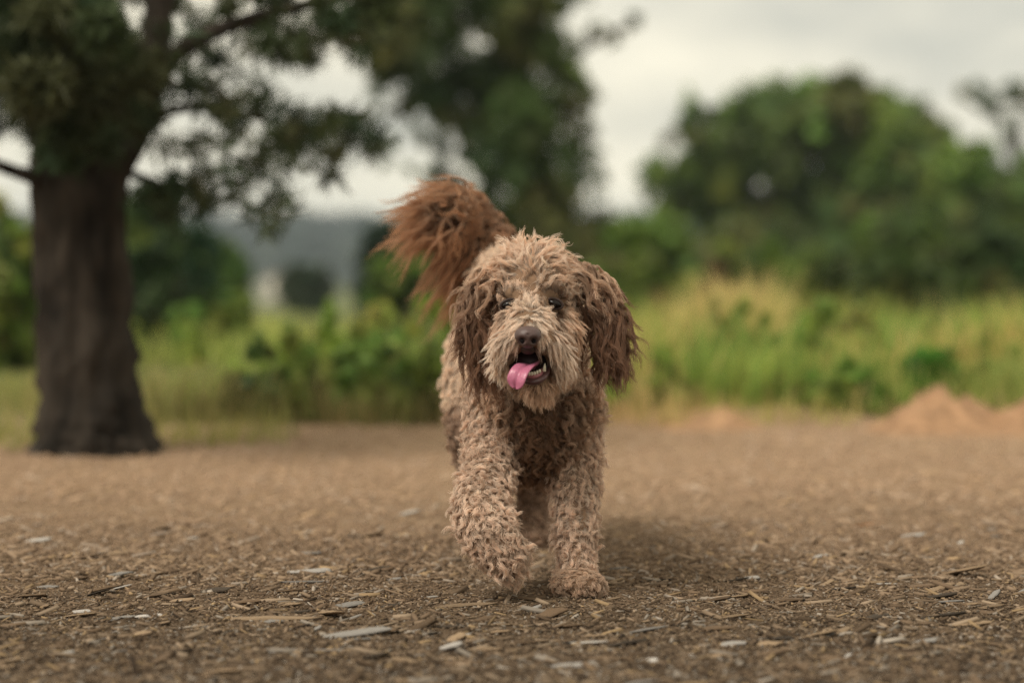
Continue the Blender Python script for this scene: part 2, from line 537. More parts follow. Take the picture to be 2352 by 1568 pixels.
# tall tree in the middle of the picture
broad_tree("tall_tree", "tall loose-crowned dark green tree rising behind the dog's tail and head", 1255, 28,
    [(1250, 560), (1240, 400), (1215, 240), (1190, 60), (1170, -200)],
    [[(1245, 480, 0), (1320, 380, -.4), (1350, 300, -.6)], [(1225, 300, 0), (1120, 240, .6), (980, 160, 1.0), (880, 90, 1.2)],
     [(1215, 240, 0), (1290, 150, .3), (1380, 90, .4), (1455, 55, .5)], [(1245, 500, 0), (1160, 420, .6), (1090, 350, .8)], [(1200, 140, 0), (1080, 60, -.6), (950, 20, -1)]],
    [(900, 90, 85, .85), (985, 55, 85, .9), (1060, 20, 60, .8), (1190, 50, 80, .8), (950, 165, 75, .9), (1060, 185, 85), (1170, 180, 85), (1265, 125, 70, .8), (1300, 230, 65, .75),
     (1335, 325, 52, .6), (1200, 290, 95), (1090, 275, 75, .85), (1000, 240, 55, .8), (1255, 390, 85, .9), (1150, 390, 65, .65), (1325, 440, 58, .65), (1265, 510, 90, 1.1), (1175, 500, 70), (1345, 555, 70, 1.1),
     (1105, 440, 35, .5), (920, 20, 75), (1320, 160, 42, .6), (1370, 70, 24, .5), (1425, 80, 22, .7), (1455, 48, 18, .6), (1400, 100, 16, .5), (940, 395, 18, .5), (885, 380, 14, .4), (1080, 350, 40, .5), (1020, 320, 26, .4),
     (1130, 600, 70, 1.2), (1240, 610, 90, 1.3), (1370, 640, 70, 1.2), (1365, 400, 36, .5), (1120, -60, 120), (950, -80, 110), (1260, -40, 90, .7), (1000, 400, 22, .4), (1060, 420, 24, .4), (1290, 20, 40, .5), (930, 250, 40, .6), (960, 310, 34, .5), (1010, 360, 40, .6), (900, 330, 24, .4), (980, 420, 30, .5), (1050, 390, 36, .6), (880, 200, 40, .6), (870, 120, 50, .7), (850, 260, 26, .4), (1090, 330, 46, .7), (1100, 430, 40, .6)],
    1.1, 520, .13, GREENS_DARK, .16)

def dome_rows(cx, cy, rx, ry, n, r, dn=1.0):
    """clumps over a rounded crown"""
    rows = []
    for _ in range(n):
        a = rng.uniform(0, 2 * np.pi); q = rng.uniform(0, 1) ** .45
        rows.append((cx + math.cos(a) * q * rx, cy + math.sin(a) * q * ry, r * rng.uniform(.7, 1.25), dn))
    return rows

broad_tree("round_tree", "broad rounded dark green tree behind the tall grass", 1900, 55,
    [(1900, 560), (1890, 430), (1880, 320)],
    [[(1895, 520, 0), (1760, 400, -1), (1640, 330, -1.5)], [(1895, 480, 0), (2020, 360, 1), (2120, 320, 1.5)], [(1890, 430, 0), (1870, 300, -1), (1850, 230, -1)]],
    dome_rows(1880, 410, 270, 195, 95, 62, 1.25) + dome_rows(1610, 430, 100, 165, 34, 50, .8) + dome_rows(2120, 470, 135, 180, 44, 56, 1.2) + dome_rows(1850, 610, 340, 90, 50, 66, 1.4)
    + [(1870, 200, 50, 1), (1800, 230, 50, 1), (1950, 205, 45, 1), (1975, 180, 20, .6), (1560, 320, 40, .6), (2200, 360, 40, 1)],
    2.2, 260, .30, GREENS_MID[:3] + GREENS_DARK[1:3] + GREENS_MID[:1], .25)
broad_tree("slender_tree", "slender dark tree with a forked open crown at the picture's far edge", 2360, 70,
    [(2350, 470), (2330, 360), (2300, 280), (2260, 215)],
    [[(2330, 360, 0), (2345, 270, .5), (2352, 215, .5)], [(2300, 280, 0), (2235, 240, 0), (2195, 215, 0)], [(2340, 420, 0), (2400, 330, 0), (2440, 250, .5)]],
    [(2205, 215, 24, .9), (2240, 210, 30, .9), (2275, 225, 30, .9), (2255, 260, 26, .8), (2310, 215, 34, .9), (2350, 210, 36, .9), (2300, 290, 24, .7), (2330, 330, 26, .7), (2345, 270, 20, .6), (2400, 240, 40, .9), (2420, 320, 36, .8), (2290, 380, 18, .7), (2380, 400, 30, .8)],
    1.5, 420, .26, GREENS_DARK, .28)
broad_tree("grey_green_tree", "small grey green treetop showing behind the round tree's shoulder", 2100, 85,
    [(2100, 480), (2100, 330)], [[(2100, 380, 0), (2130, 300, 0)]],
    dome_rows(2110, 310, 62, 62, 14, 36, 1.0), 2, 260, .4, GREENS_DARK, .2)
broad_tree("leaning_tree", "green tree filling the edge of the picture beside the round tree", 2330, 48,
    [(2330, 620), (2325, 500)], [[(2330, 560, 0), (2280, 480, 0)], [(2328, 540, 0), (2380, 470, 0)]],
    dome_rows(2330, 530, 105, 125, 26, 60, 1.3) + dome_rows(2260, 460, 110, 110, 26, 55, 1.2), 2, 260, .28, GREENS_MID[:3] + GREENS_DARK[:2], .2)

def shrub(name, label, px, d, half_w, top, rows_n, per, leaf, colors, group=None, depth=.35, cat="shrub", base=None, aspect=.5):
    """a bush standing at depth d: several stems and a crown of leaf clumps"""
    b = at(px, 640, d)
    gz = float(ground_z(b[0], b[1]))
    root = empty(name, (b[0], b[1], gz))
    tag(root, label, cat, group)
    half_w = half_w * 1.25
    rows_n = int(rows_n * 1.35)
    w = half_w / F * d
    zt = CAM_H + (HORIZON - top) / F * d - gz
    parts = []
    for _ in range(6):
        a = rng.uniform(0, 2 * np.pi); q = rng.uniform(.1, .7)
        tip = np.array([b[0] + math.cos(a) * w * q, b[1] + math.sin(a) * w * q, gz + zt * rng.uniform(.6, .9)])
        mid = (tip + np.array([b[0], b[1], gz])) / 2 + np.array([math.cos(a), math.sin(a), 0]) * w * .12
        parts.append(tube([np.array([b[0] + math.cos(a) * w * .06, b[1] + math.sin(a) * w * .06, gz - .03]), mid, tip], [max(.006, w * .028), max(.005, w * .02), .003], 5))
    V, Fc = join(parts)
    obj("stem", mesh_np("stem", V, Fc, smooth=True), M_STEM, root)
    cl = []
    for _ in range(rows_n):
        a = rng.uniform(0, 2 * np.pi); q = rng.uniform(0, 1) ** .5
        u = rng.uniform(0.04, .92) ** 1.25
        env = math.sqrt(max(.05, 1 - (max(0, u - .35) / .65) ** 2))
        wild = cat == "weed"
        rr = w * (rng.uniform(.12, .30) if wild else rng.uniform(.22, .36))
        sp = 1.25 if wild else .8
        cl.append((b[0] + math.cos(a) * q * w * env * sp, b[1] + math.sin(a) * q * w * env * .8, gz + zt * u * (rng.uniform(.6, 1.15) if wild else 1), rr, rr, min(rr * (1.6 if wild else 1), zt * .3), rng.uniform(.5, 1.2)))
    V, Fc, cc = leaf_cloud(cl, per, leaf, aspect, colors)
    V[:, 2] = np.maximum(V[:, 2], gz + .01)
    obj("crown", mesh_np("crown", V, Fc, cc), M_LEAF, root)
    return root

G_BACK = "shrubs growing behind the bare earth"
shrub("leafy_shrub", "tall deep green shrub to the outer side of the pine trunk", 30, 15, 120, 440, 30, 420, .09, GREENS_MID, G_BACK)
shrub("leafy_shrub", "mid green shrub directly behind the lower pine trunk", 150, 17, 130, 520, 24, 360, .09, GREENS_MID, G_BACK)
shrub("leafy_shrub", "upright soft green shrub just beside the pine trunk under its drooping branches", 370, 17, 85, 400, 26, 380, .085, [(.055, .095, .03), (.07, .11, .04), (.045, .08, .03)], G_BACK)
shrub("leafy_shrub", "dark blue green shrub between the pine trunk and the pale house", 455, 20, 55, 500, 22, 380, .10, [(.035, .085, .04), (.045, .09, .04)], G_BACK)
shrub("leafy_shrub", "small bright yellow green shrub beyond the sandy path", 435, 15.5, 48, 700, 14, 300, .06, GREENS_LIGHT, G_BACK)
shrub("leafy_shrub", "small mid green shrub at the end of the sandy path", 520, 17, 60, 660, 16, 320, .07, GREENS_MID, G_BACK)
shrub("leafy_shrub", "dark green conical shrub behind the weeds at the dog's tail side", 885, 40, 55, 495, 26, 320, .2, [(.022, .045, .022), (.03, .055, .025)], G_BACK)
shrub("leafy_shrub", "mid green shrub partly hidden by the dog's tail", 960, 26, 95, 560, 24, 320, .14, GREENS_DARK + GREENS_MID[:1], G_BACK)
shrub("leafy_shrub", "rounded grey green shrub in front of the pale house", 700, 60, 60, 610, 18, 240, .3, [(.06, .085, .045), (.05, .075, .04)], G_BACK)
shrub("leafy_shrub", "dark low shrub standing at the front corner of the weed bank", 600, 9.9, 85, 870, 22, 300, .055, [(.06, .12, .03), (.08, .14, .035), (.05, .10, .03)], G_BACK)
shrub("leafy_shrub", "olive shrub behind the dog's head below the tall tree", 1440, 24, 100, 490, 24, 320, .13, GREENS_MID + OLIVE[:1], G_BACK)
shrub("leafy_shrub", "green shrub at the foot of the round tree on its open side", 1590, 26, 120, 540, 26, 320, .13, GREENS_MID, G_BACK)
shrub("leafy_shrub", "deep green shrub under the middle of the round tree", 1830, 28, 130, 560, 28, 320, .14, GREENS_DARK + GREENS_MID[:2], G_BACK)
shrub("leafy_shrub", "tall dark shrub under the outer shoulder of the round tree", 2080, 27, 130, 500, 30, 320, .14, GREENS_DARK + GREENS_MID[:1], G_BACK)
shrub("leafy_shrub", "dark shrub closing the gap at the picture's edge beneath the slender tree", 2290, 24, 120, 520, 28, 320, .13, GREENS_DARK, G_BACK)
shrub("leafy_shrub", "bright green low bush beside the orange soil mound", 2135, 10.2, 60, 800, 18, 420, .05, [(.09, .26, .03), (.12, .29, .04), (.07, .20, .03)], G_BACK)
shrub("leafy_shrub", "small pale green bush touching the dog's drooping ear", 1415, 9.9, 34, 870, 12, 300, .04, GREENS_LIGHT[:3], G_BACK)
shrub("leafy_shrub", "small green bush standing apart between the dog and the tall grass", 1545, 10.3, 52, 800, 16, 360, .045, GREENS_LIGHT[:1] + GREENS_MID[1:2] + OLIVE[:1], G_BACK)
shrub("leafy_shrub", "brown drying bush behind the tall grass near the dog's ear", 1640, 15, 60, 580, 14, 240, .06, [(.16, .11, .05), (.13, .10, .045)], G_BACK)

for lb, px, d, hw, top, cs in (
        ("broad green thicket behind the pine's trunk and drooping branches", 260, 24, 150, 470, GREENS_MID), ("green thicket between the pine branches and the distant hill", 490, 30, 70, 560, GREENS_MID[:3]),
        ("dark hazy thicket beside the distant hill", 965, 55, 90, 490, GREENS_DARK), ("deep green thicket in the gap between the tall tree and the round tree", 1480, 36, 110, 500, GREENS_MID[:3]),
        ("wide dark thicket across the foot of the round tree", 1750, 38, 180, 540, GREENS_DARK + GREENS_MID[:1]), ("wide dark thicket below the round tree's outer shoulder", 2150, 36, 190, 510, GREENS_DARK)):
    shrub("thicket", lb, px, d, hw, top, 40, 360, .11 + d * .002, cs, "thickets farther back")

G_WEED = "leafy weeds on the bank behind the dog"
WEED = [("broad bushy weed at the low end of the bank by the sandy path", 640, 10.6, 70, 770, GREENS_MID + GREENS_LIGHT[:1]),
        ("pale yellow green weed in the middle of the bank", 720, 11.3, 75, 700, GREENS_LIGHT),
        ("green weed at the front of the bank between the dark shrub and the dog", 745, 9.8, 90, 800, GREENS_MID[:3]),
        ("tall light green weed on the crest of the bank", 830, 12.0, 85, 665, GREENS_LIGHT + GREENS_MID[1:2]),
        ("dense mid green weed in the bank below the dog's tail", 860, 10.2, 90, 740, GREENS_MID + GREENS_LIGHT[2:3]),
        ("bright green weed beneath the dog's tail tip", 960, 11.4, 80, 680, GREENS_LIGHT),
        ("deep green weed half hidden by the dog's flank", 960, 9.8, 90, 780, GREENS_MID[:3]),
        ("dull green weed half hidden by the dog's chest", 1090, 10.6, 90, 760, GREENS_MID),
        ("low olive weed growing next to the foot of the pine", 420, 10.1, 75, 930, OLIVE),
        ("low yellowish weed between the pine and the dark shrub", 500, 10.8, 60, 920, OLIVE + GREENS_LIGHT[3:])]
WEED += [("tan dry weed at the dog's end of the tall grass", 1500, 11.0, 60, 760, [(.36, .26, .12), (.30, .25, .10)]),
         ("straw coloured weed in front of the brown drying bush", 1600, 11.4, 65, 690, [(.42, .36, .13), (.34, .32, .10)]),
         ("bright yellow green weed in the tall grass under the round tree's open side", 1720, 11.0, 65, 700, [(.36, .38, .09), (.28, .36, .08)]),
         ("green leafy weed at the foot of the tall grass beside the low flat soil heap", 1560, 10.0, 55, 870, [(.26, .34, .06), (.32, .36, .09)]),
         ("brownish weed rooted behind the low flat soil heap", 1740, 10.0, 60, 860, [(.38, .31, .11), (.27, .29, .07)]),
         ("light green weed in the middle of the tall grass", 1850, 11.2, 70, 690, [(.20, .33, .06), (.26, .36, .07)]),
         ("dull green weed low in the middle of the tall grass", 1880, 9.9, 60, 870, [(.22, .31, .06), (.28, .34, .08)]),
         ("fresh green weed in front of the tall grass before the larger soil heap", 1990, 10.0, 60, 850, [(.13, .26, .04), (.18, .30, .05)]),
         ("yellowish seeding weed above the larger soil heap", 2000, 11.4, 65, 700, [(.38, .36, .12), (.30, .33, .09)]),
         ("tall pale green weed behind the bright green low bush", 2150, 11.6, 70, 690, [(.22, .34, .08), (.30, .36, .10)]),
         ("mid green weed between the two larger soil heaps", 2270, 10.4, 70, 780, [(.22, .33, .07), (.28, .36, .09)]),
         ("pale green weed cut by the picture's edge above the soil heap", 2350, 11.0, 70, 720, [(.34, .40, .12), (.27, .35, .09)])]
for lb, px, d, hw, top, cs in WEED:
    shrub("leafy_weed", lb, px, d, hw, top, 20, 300, .055, cs, G_WEED if px < 1200 else "weeds growing in the tall grass", cat="weed", aspect=.3)

# tall grass: far too many blades to count
def build_grass():
    Vs, Fs, Cs, off = [], [], [], 0
    def blades(n, xlo, xhi, ylo, yhi, hlo, hhi, palette, wid=.009, seed=0, thin=1.0):
        nonlocal off
        x = rng.uniform(xlo, xhi, n); y = rng.uniform(ylo, yhi, n)
        k = fbm(x * 2.2, y * 1.3, seed, 3)
        keep = (rng.uniform(-1.2, 1.0, n) < k * 1.5 + thin) & (y > ylo + .28 * (1 + fbm(x * 3.1, x * 0, seed + 13, 3)))
        x, y, k = x[keep], y[keep], k[keep]; n = len(x)
        z = ground_z(x, y)
        h = rng.uniform(hlo, hhi, n) * np.clip(1 + .55 * fbm(x * 3.4, y * 1.8, seed + 5, 3), .35, 1.8)
        a = rng.uniform(0, 2 * np.pi, n); lean = rng.uniform(.05, .45, n) * h
        dx, dy = np.cos(a) * lean, np.sin(a) * lean
        b = rng.uniform(0, 2 * np.pi, n)
        wx, wy = np.cos(b) * wid * .5, np.sin(b) * wid * .5
        rows = []
        for t, wf in ((0, 1.0), (.45, .9), (.8, .6), (1.0, .08)):
            cx, cy, cz = x + dx * t * t, y + dy * t * t, z - .02 + h * t * (1 - .12 * t)
            rows += [np.stack([cx - wx * wf, cy - wy * wf, cz], 1), np.stack([cx + wx * wf, cy + wy * wf, cz], 1)]
        V = np.stack(rows, 1).reshape(-1, 3)
        bi = np.arange(n)[:, None] * 8 + off
        Fc = np.concatenate([np.concatenate([bi + q, bi + q + 1, bi + q + 3, bi + q + 2], 1) for q in (0, 2, 4)])
        pal = np.array(palette)
        kk = 1.25 * fbm(x * 2.2 + 3, y * 1.2, seed + 9, 3)
        w = np.clip((kk + .9) / 1.8 + rng.normal(size=n) * .16, 0, .999) * (len(pal) - 1)
        i = w.astype(int); f = (w - i)[:, None]
        c = pal[i] * (1 - f) + pal[np.minimum(i + 1, len(pal) - 1)] * f
        c = c * rng.uniform(.75, 1.25, (n, 1)) * 1.75
        Vs.append(V); Fs.append(Fc); Cs.append(np.repeat(np.clip(c, 0, .8), 8, 0)); off += len(V)
    mixp = [(.10, .17, .035), (.15, .22, .045), (.27, .28, .07), (.42, .34, .13), (.40, .27, .12), (.34, .30, .09), (.15, .22, .04), (.22, .26, .06), (.11, .19, .035)]
    drier = [(.40, .29, .14), (.35, .30, .11), (.30, .27, .09), (.22, .24, .06)]
    greener = [(.12, .18, .035), (.26, .29, .07), (.12, .20, .04), (.20, .26, .06), (.30, .30, .10), (.11, .17, .04)]
    blades(12000, .55, 3.1, 10.0, 13.0, .24, .54, mixp, seed=31, thin=-.1)
    blades(3000, .40, 1.3, 10.8, 13.0, .36, .56, drier, seed=35, thin=.3)
    blades(5000, .8, 3.2, 9.7, 10.4, .16, .40, greener, .007, seed=37, thin=.35)
    blades(4500, -1.45, .25, 9.9, 12.6, .16, .40, greener, seed=41, thin=.0)
    blades(6000, .2, 3.2, 9.1, 10.6, .05, .20, [(.34, .24, .12), (.28, .24, .09), (.22, .23, .06), (.40, .31, .16)], .007, seed=53, thin=-.25)
    blades(1500, -2.0, -.8, 8.1, 9.2, .03, .14, OLIVE + [(.24, .19, .09)], .007, seed=55, thin=.1)
    blades(2600, -1.55, .3, 9.35, 9.9, .08, .26, [(.20, .15, .07), (.12, .13, .04), (.28, .20, .10)], .007, seed=43, thin=.2)
    blades(5000, -3.6, -1.2, 9.3, 12.5, .06, .20, OLIVE + [(.26, .21, .09)], .007, seed=45, thin=.2)
    blades(6000, -6, -1.2, 15, 24, .10, .28, [(.20, .26, .06), (.30, .30, .09), (.22, .28, .05)], .014, seed=47, thin=.5)
    blades(5000, -.5, 7, 13, 22, .22, .50, [(.10, .14, .03), (.16, .19, .04), (.24, .22, .06), (.14, .17, .04), (.28, .23, .08)], .014, seed=49, thin=.1)
    blades(2000, -2.6, -.9, 8.3, 9.6, .03, .12, OLIVE + [(.24, .19, .09)], .006, seed=51, thin=.1)
    o = obj("tall_grass", mesh_np("tall_grass", np.concatenate(Vs), np.concatenate(Fs), np.concatenate(Cs)), M_GRASS)
    tag(o, "yellow green tall grass along the edge of the bare earth", "grass", kind="stuff")
build_grass()

# heaped orange soil
def soil_mound(label, px, py_top, d, half_w, depth, seed):
    c = at(px, 700, d)
    h = CAM_H + (HORIZON - py_top) / F * d
    w = half_w / F * d
    r, a = np.meshgrid(np.linspace(0, 1, 22), np.linspace(0, 2 * np.pi, 44, endpoint=False))
    x = np.cos(a) * r * w; y = np.sin(a) * r * depth
    prof = np.exp(-3.4 * (r * (1 + .18 * np.sin(2 * a + seed) + .12 * np.sin(5 * a + 2 * seed))) ** 2.3) * (1 - r * r)
    lump = 1 + .3 * fbm(x * 14 / max(w, .2), y * 14 / max(w, .2), seed, 3)
    z = h * prof * lump + .03 * fbm(x * 26, y * 26, seed + 2, 3) * (1 - r) - .015 * (r > .98)
    V = np.stack([x, y, z], -1).reshape(-1, 3)
    na, nr = r.shape
    i, j = np.meshgrid(np.arange(nr - 1), np.arange(na))
    i, j = i.ravel(), j.ravel()
    Fc = np.stack([j * nr + i, j * nr + i + 1, ((j + 1) % na) * nr + i + 1, ((j + 1) % na) * nr + i], 1)
    o = obj("soil_mound", mesh_np("soil_mound", V, Fc, smooth=True), M_SOIL)
    o.location = (c[0], c[1], float(ground_z(c[0], c[1])) - .005)
    tag(o, label, "mound", "heaps of orange soil")
M_SOIL = mat_plain("orange_soil", (.33, .20, .115), .95, .1, .45, 16, 1.0)
soil_mound("larger peaked heap of orange soil before the bright green bush", 2170, 905, 9.45, 260, .5, 3)
soil_mound("orange soil heap cut off by the picture's edge", 2385, 905, 9.4, 190, .5, 8)
soil_mound("low flat heap of orange soil midway along the tall grass", 1630, 945, 9.6, 150, .35, 14)

# pale house far down the slope
def house():
    d = 260.0
    p = at(630, 640, d)
    gz = float(ground_z(p[0], p[1]))
    root = empty("house", (p[0], p[1], gz))
    tag(root, "small pale house far off below the wooded hill", "house")
    W, D, H, R = 1.5, 3.0, 2.6, .7
    def box(x0, x1, y0, y1, z0, z1):
        V = np.array([(x, y, z) for z in (z0, z1) for y in (y0, y1) for x in (x0, x1)], float)
        return V, np.array([(0, 1, 3, 2), (4, 6, 7, 5), (0, 4, 5, 1), (2, 3, 7, 6), (0, 2, 6, 4), (1, 5, 7, 3)])
    V, Fc = box(-W, W, -D, D, -.3, H)
    gable = np.array([(-W, -D, H), (W, -D, H), (0, -D, H + R), (-W, D, H), (W, D, H), (0, D, H + R)], float)
    Vj, Fj = join([(V, Fc), (gable, np.array([(0, 1, 2), (4, 3, 5)]))])
    obj("wall", mesh_np("wall", Vj, Fj), mat_plain("render_wall", (.62, .58, .50), .9, .2, .06, 2), root, rel=False)
    for s in (-1, 1):
        a = np.array([(s * (W + .25), -D - .2, H - .2), (s * (W + .25), D + .2, H - .2), (0, D + .2, H + R + .06), (0, -D - .2, H + R + .06)], float)
        Vr = np.concatenate([a, a + np.array([0, 0, .14])])
        Fr = np.array([(0, 1, 2, 3), (7, 6, 5, 4), (0, 4, 5, 1), (1, 5, 6, 2), (2, 6, 7, 3), (3, 7, 4, 0)])
        obj("roof_slope", mesh_np("roof_slope", Vr, Fr), M_ROOF, root, rel=False)
    for x in (-.9, .9):
        V, Fc = box(x - .4, x + .4, -D - .04, -D + .02, 1.3, 2.3)
        obj("window", mesh_np("window", V, Fc), M_PANE, root, rel=False)
M_ROOF = mat_plain("roof_tile", (.22, .17, .15), .9, .2, .15, 2)
M_PANE = mat_plain("dark_glass", (.05, .06, .07), .1, .5, .1, 2)
house()

# ------------------------------------------------------------------ haze
def build_haze():
    x0, x1, y0, y1, z0, z1 = -960, 960, -80, 1900, -8, 42
    V = np.array([(x, y, z) for z in (z0, z1) for y in (y0, y1) for x in (x0, x1)], float)
    Fc = np.array([(0, 2, 3, 1), (4, 5, 7, 6), (0, 1, 5, 4), (2, 6, 7, 3), (0, 4, 6, 2), (1, 3, 7, 5)])
    m = bpy.data.materials.new("haze_air"); m.use_nodes = True
    n, l = m.node_tree.nodes, m.node_tree.links
    n.remove(n["Principled BSDF"])
    v = n.new("ShaderNodeVolumePrincipled")
    v.inputs['Color'].default_value = (.74, .85, .95, 1)
    v.inputs['Density'].default_value = .00045
    l.new(v.outputs[0], n["Material Output"].inputs['Volume'])
    tag(obj("haze", mesh_np("haze", V, Fc), m), kind="stuff")
build_haze()

# ------------------------------------------------------------------ wood chips and mulch
def chip_mesh(seed, jag=.16, nseg=5):
    """a splintered sliver of wood, one unit long: broken ends, uneven edges, 12 x ~40 triangles"""
    r = np.random.default_rng(seed)
    xs = np.linspace(-.5, .5, nseg)
    hw = .5 * (1 - .35 * (np.abs(xs) * 2) ** 3) * (1 + r.normal(size=nseg) * .12)
    off = r.normal(size=nseg) * .05
    th = .5 * (1 - .3 * np.abs(xs) * 2) * (1 + r.normal(size=nseg) * .18)
    rows = []
    for k in range(nseg):
        e = (jag * r.uniform(-1, 1, 4)) if k in (0, nseg - 1) else np.zeros(4)
        rows += [(xs[k] + e[0], off[k] - hw[k], -th[k]), (xs[k] + e[1], off[k] + hw[k], -th[k] * .8), (xs[k] + e[2], off[k] + hw[k] * .9, th[k]), (xs[k] + e[3], off[k] - hw[k] * .85, th[k] * .9)]
    Fc = [(0, 1, 2, 3), ((nseg - 1) * 4 + 3, (nseg - 1) * 4 + 2, (nseg - 1) * 4 + 1, (nseg - 1) * 4)]
    for k in range(nseg - 1):
        for i in range(4):
            a, b = k * 4 + i, k * 4 + (i + 1) % 4
            Fc.append((a + 4, b + 4, b, a))
    return np.array(rows), np.array(Fc)

def mat_wood(name, c, grain=1.0, rough=.85):
    m, n, l, p = new_mat(name)
    t = n.new("ShaderNodeTexCoord")
    mpp = n.new("ShaderNodeMapping"); mpp.inputs['Scale'].default_value = (2.0, 16, 16)
    l.new(t.outputs['Object'], mpp.inputs['Vector'])
    oi = n.new("ShaderNodeObjectInfo")
    ad = n.new("ShaderNodeVectorMath"); ad.operation = 'ADD'
    l.new(mpp.outputs[0], ad.inputs[0]); l.new(oi.outputs['Random'], ad.inputs[1])
    nn = noise(n, l, 1.6, 6, .7, ad.outputs[0])
    r = ramp(n, [(.25, tuple(x * .45 for x in c)), (.5, c), (.78, tuple(min(.95, x * 1.35) for x in c))])
    l.new(nn.outputs['Fac'], r.inputs['Fac'])
    v = n.new("ShaderNodeMapRange"); v.inputs[3].default_value = .72; v.inputs[4].default_value = 1.2
    l.new(oi.outputs['Random'], v.inputs[0])
    cc = mixc(n, l, 1.0, r.outputs[0], v.outputs[0], 'MULTIPLY')
    l.new(cc, p.inputs['Base Color'])
    p.inputs['Roughness'].default_value = rough
    p.inputs['Specular IOR Level'].default_value = .2
    b = n.new("ShaderNodeBump"); b.inputs['Strength'].default_value = .6; b.inputs['Distance'].default_value = .003
    l.new(nn.outputs['Fac'], b.inputs['Height']); l.new(b.outputs[0], p.inputs['Normal'])
    return m

WOODS = {"tan": mat_wood("wood_tan", (.29, .205, .13)), "grey": mat_wood("wood_grey", (.27, .25, .23)), "pale": mat_wood("wood_pale", (.47, .435, .40)),
         "brown": mat_wood("wood_brown", (.15, .10, .062)), "dark": mat_wood("wood_dark", (.06, .046, .034)), "orange": mat_wood("wood_orange", (.36, .18, .085))}
CHIP_ME = {}
for wname, wm in WOODS.items():
    for s in range(6):
        V, Fc = chip_mesh(100 + s * 7 + len(wname))
        me = mesh_np("wood_chip", V, Fc)
        me.materials.append(wm)
        CHIP_ME[wname, s] = me

def place_chip(x, y, L, W, T, yaw, tilt, roll, wood, variant, label, group, lift=0.0):
    o = bpy.data.objects.new("wood_chip", CHIP_ME[wood, variant % 6])
    col.objects.link(o)
    o.scale = (L, W, T)
    z = float(ground_z(x, y)) + T * .35 + abs(math.sin(tilt)) * L * .40 + lift
    o.location = (x, y, z)
    o.rotation_euler = (roll, -tilt, yaw)
    tag(o, label, "wood chip", group)
    return o

G_BIG = "large wood chips lying on the ground"
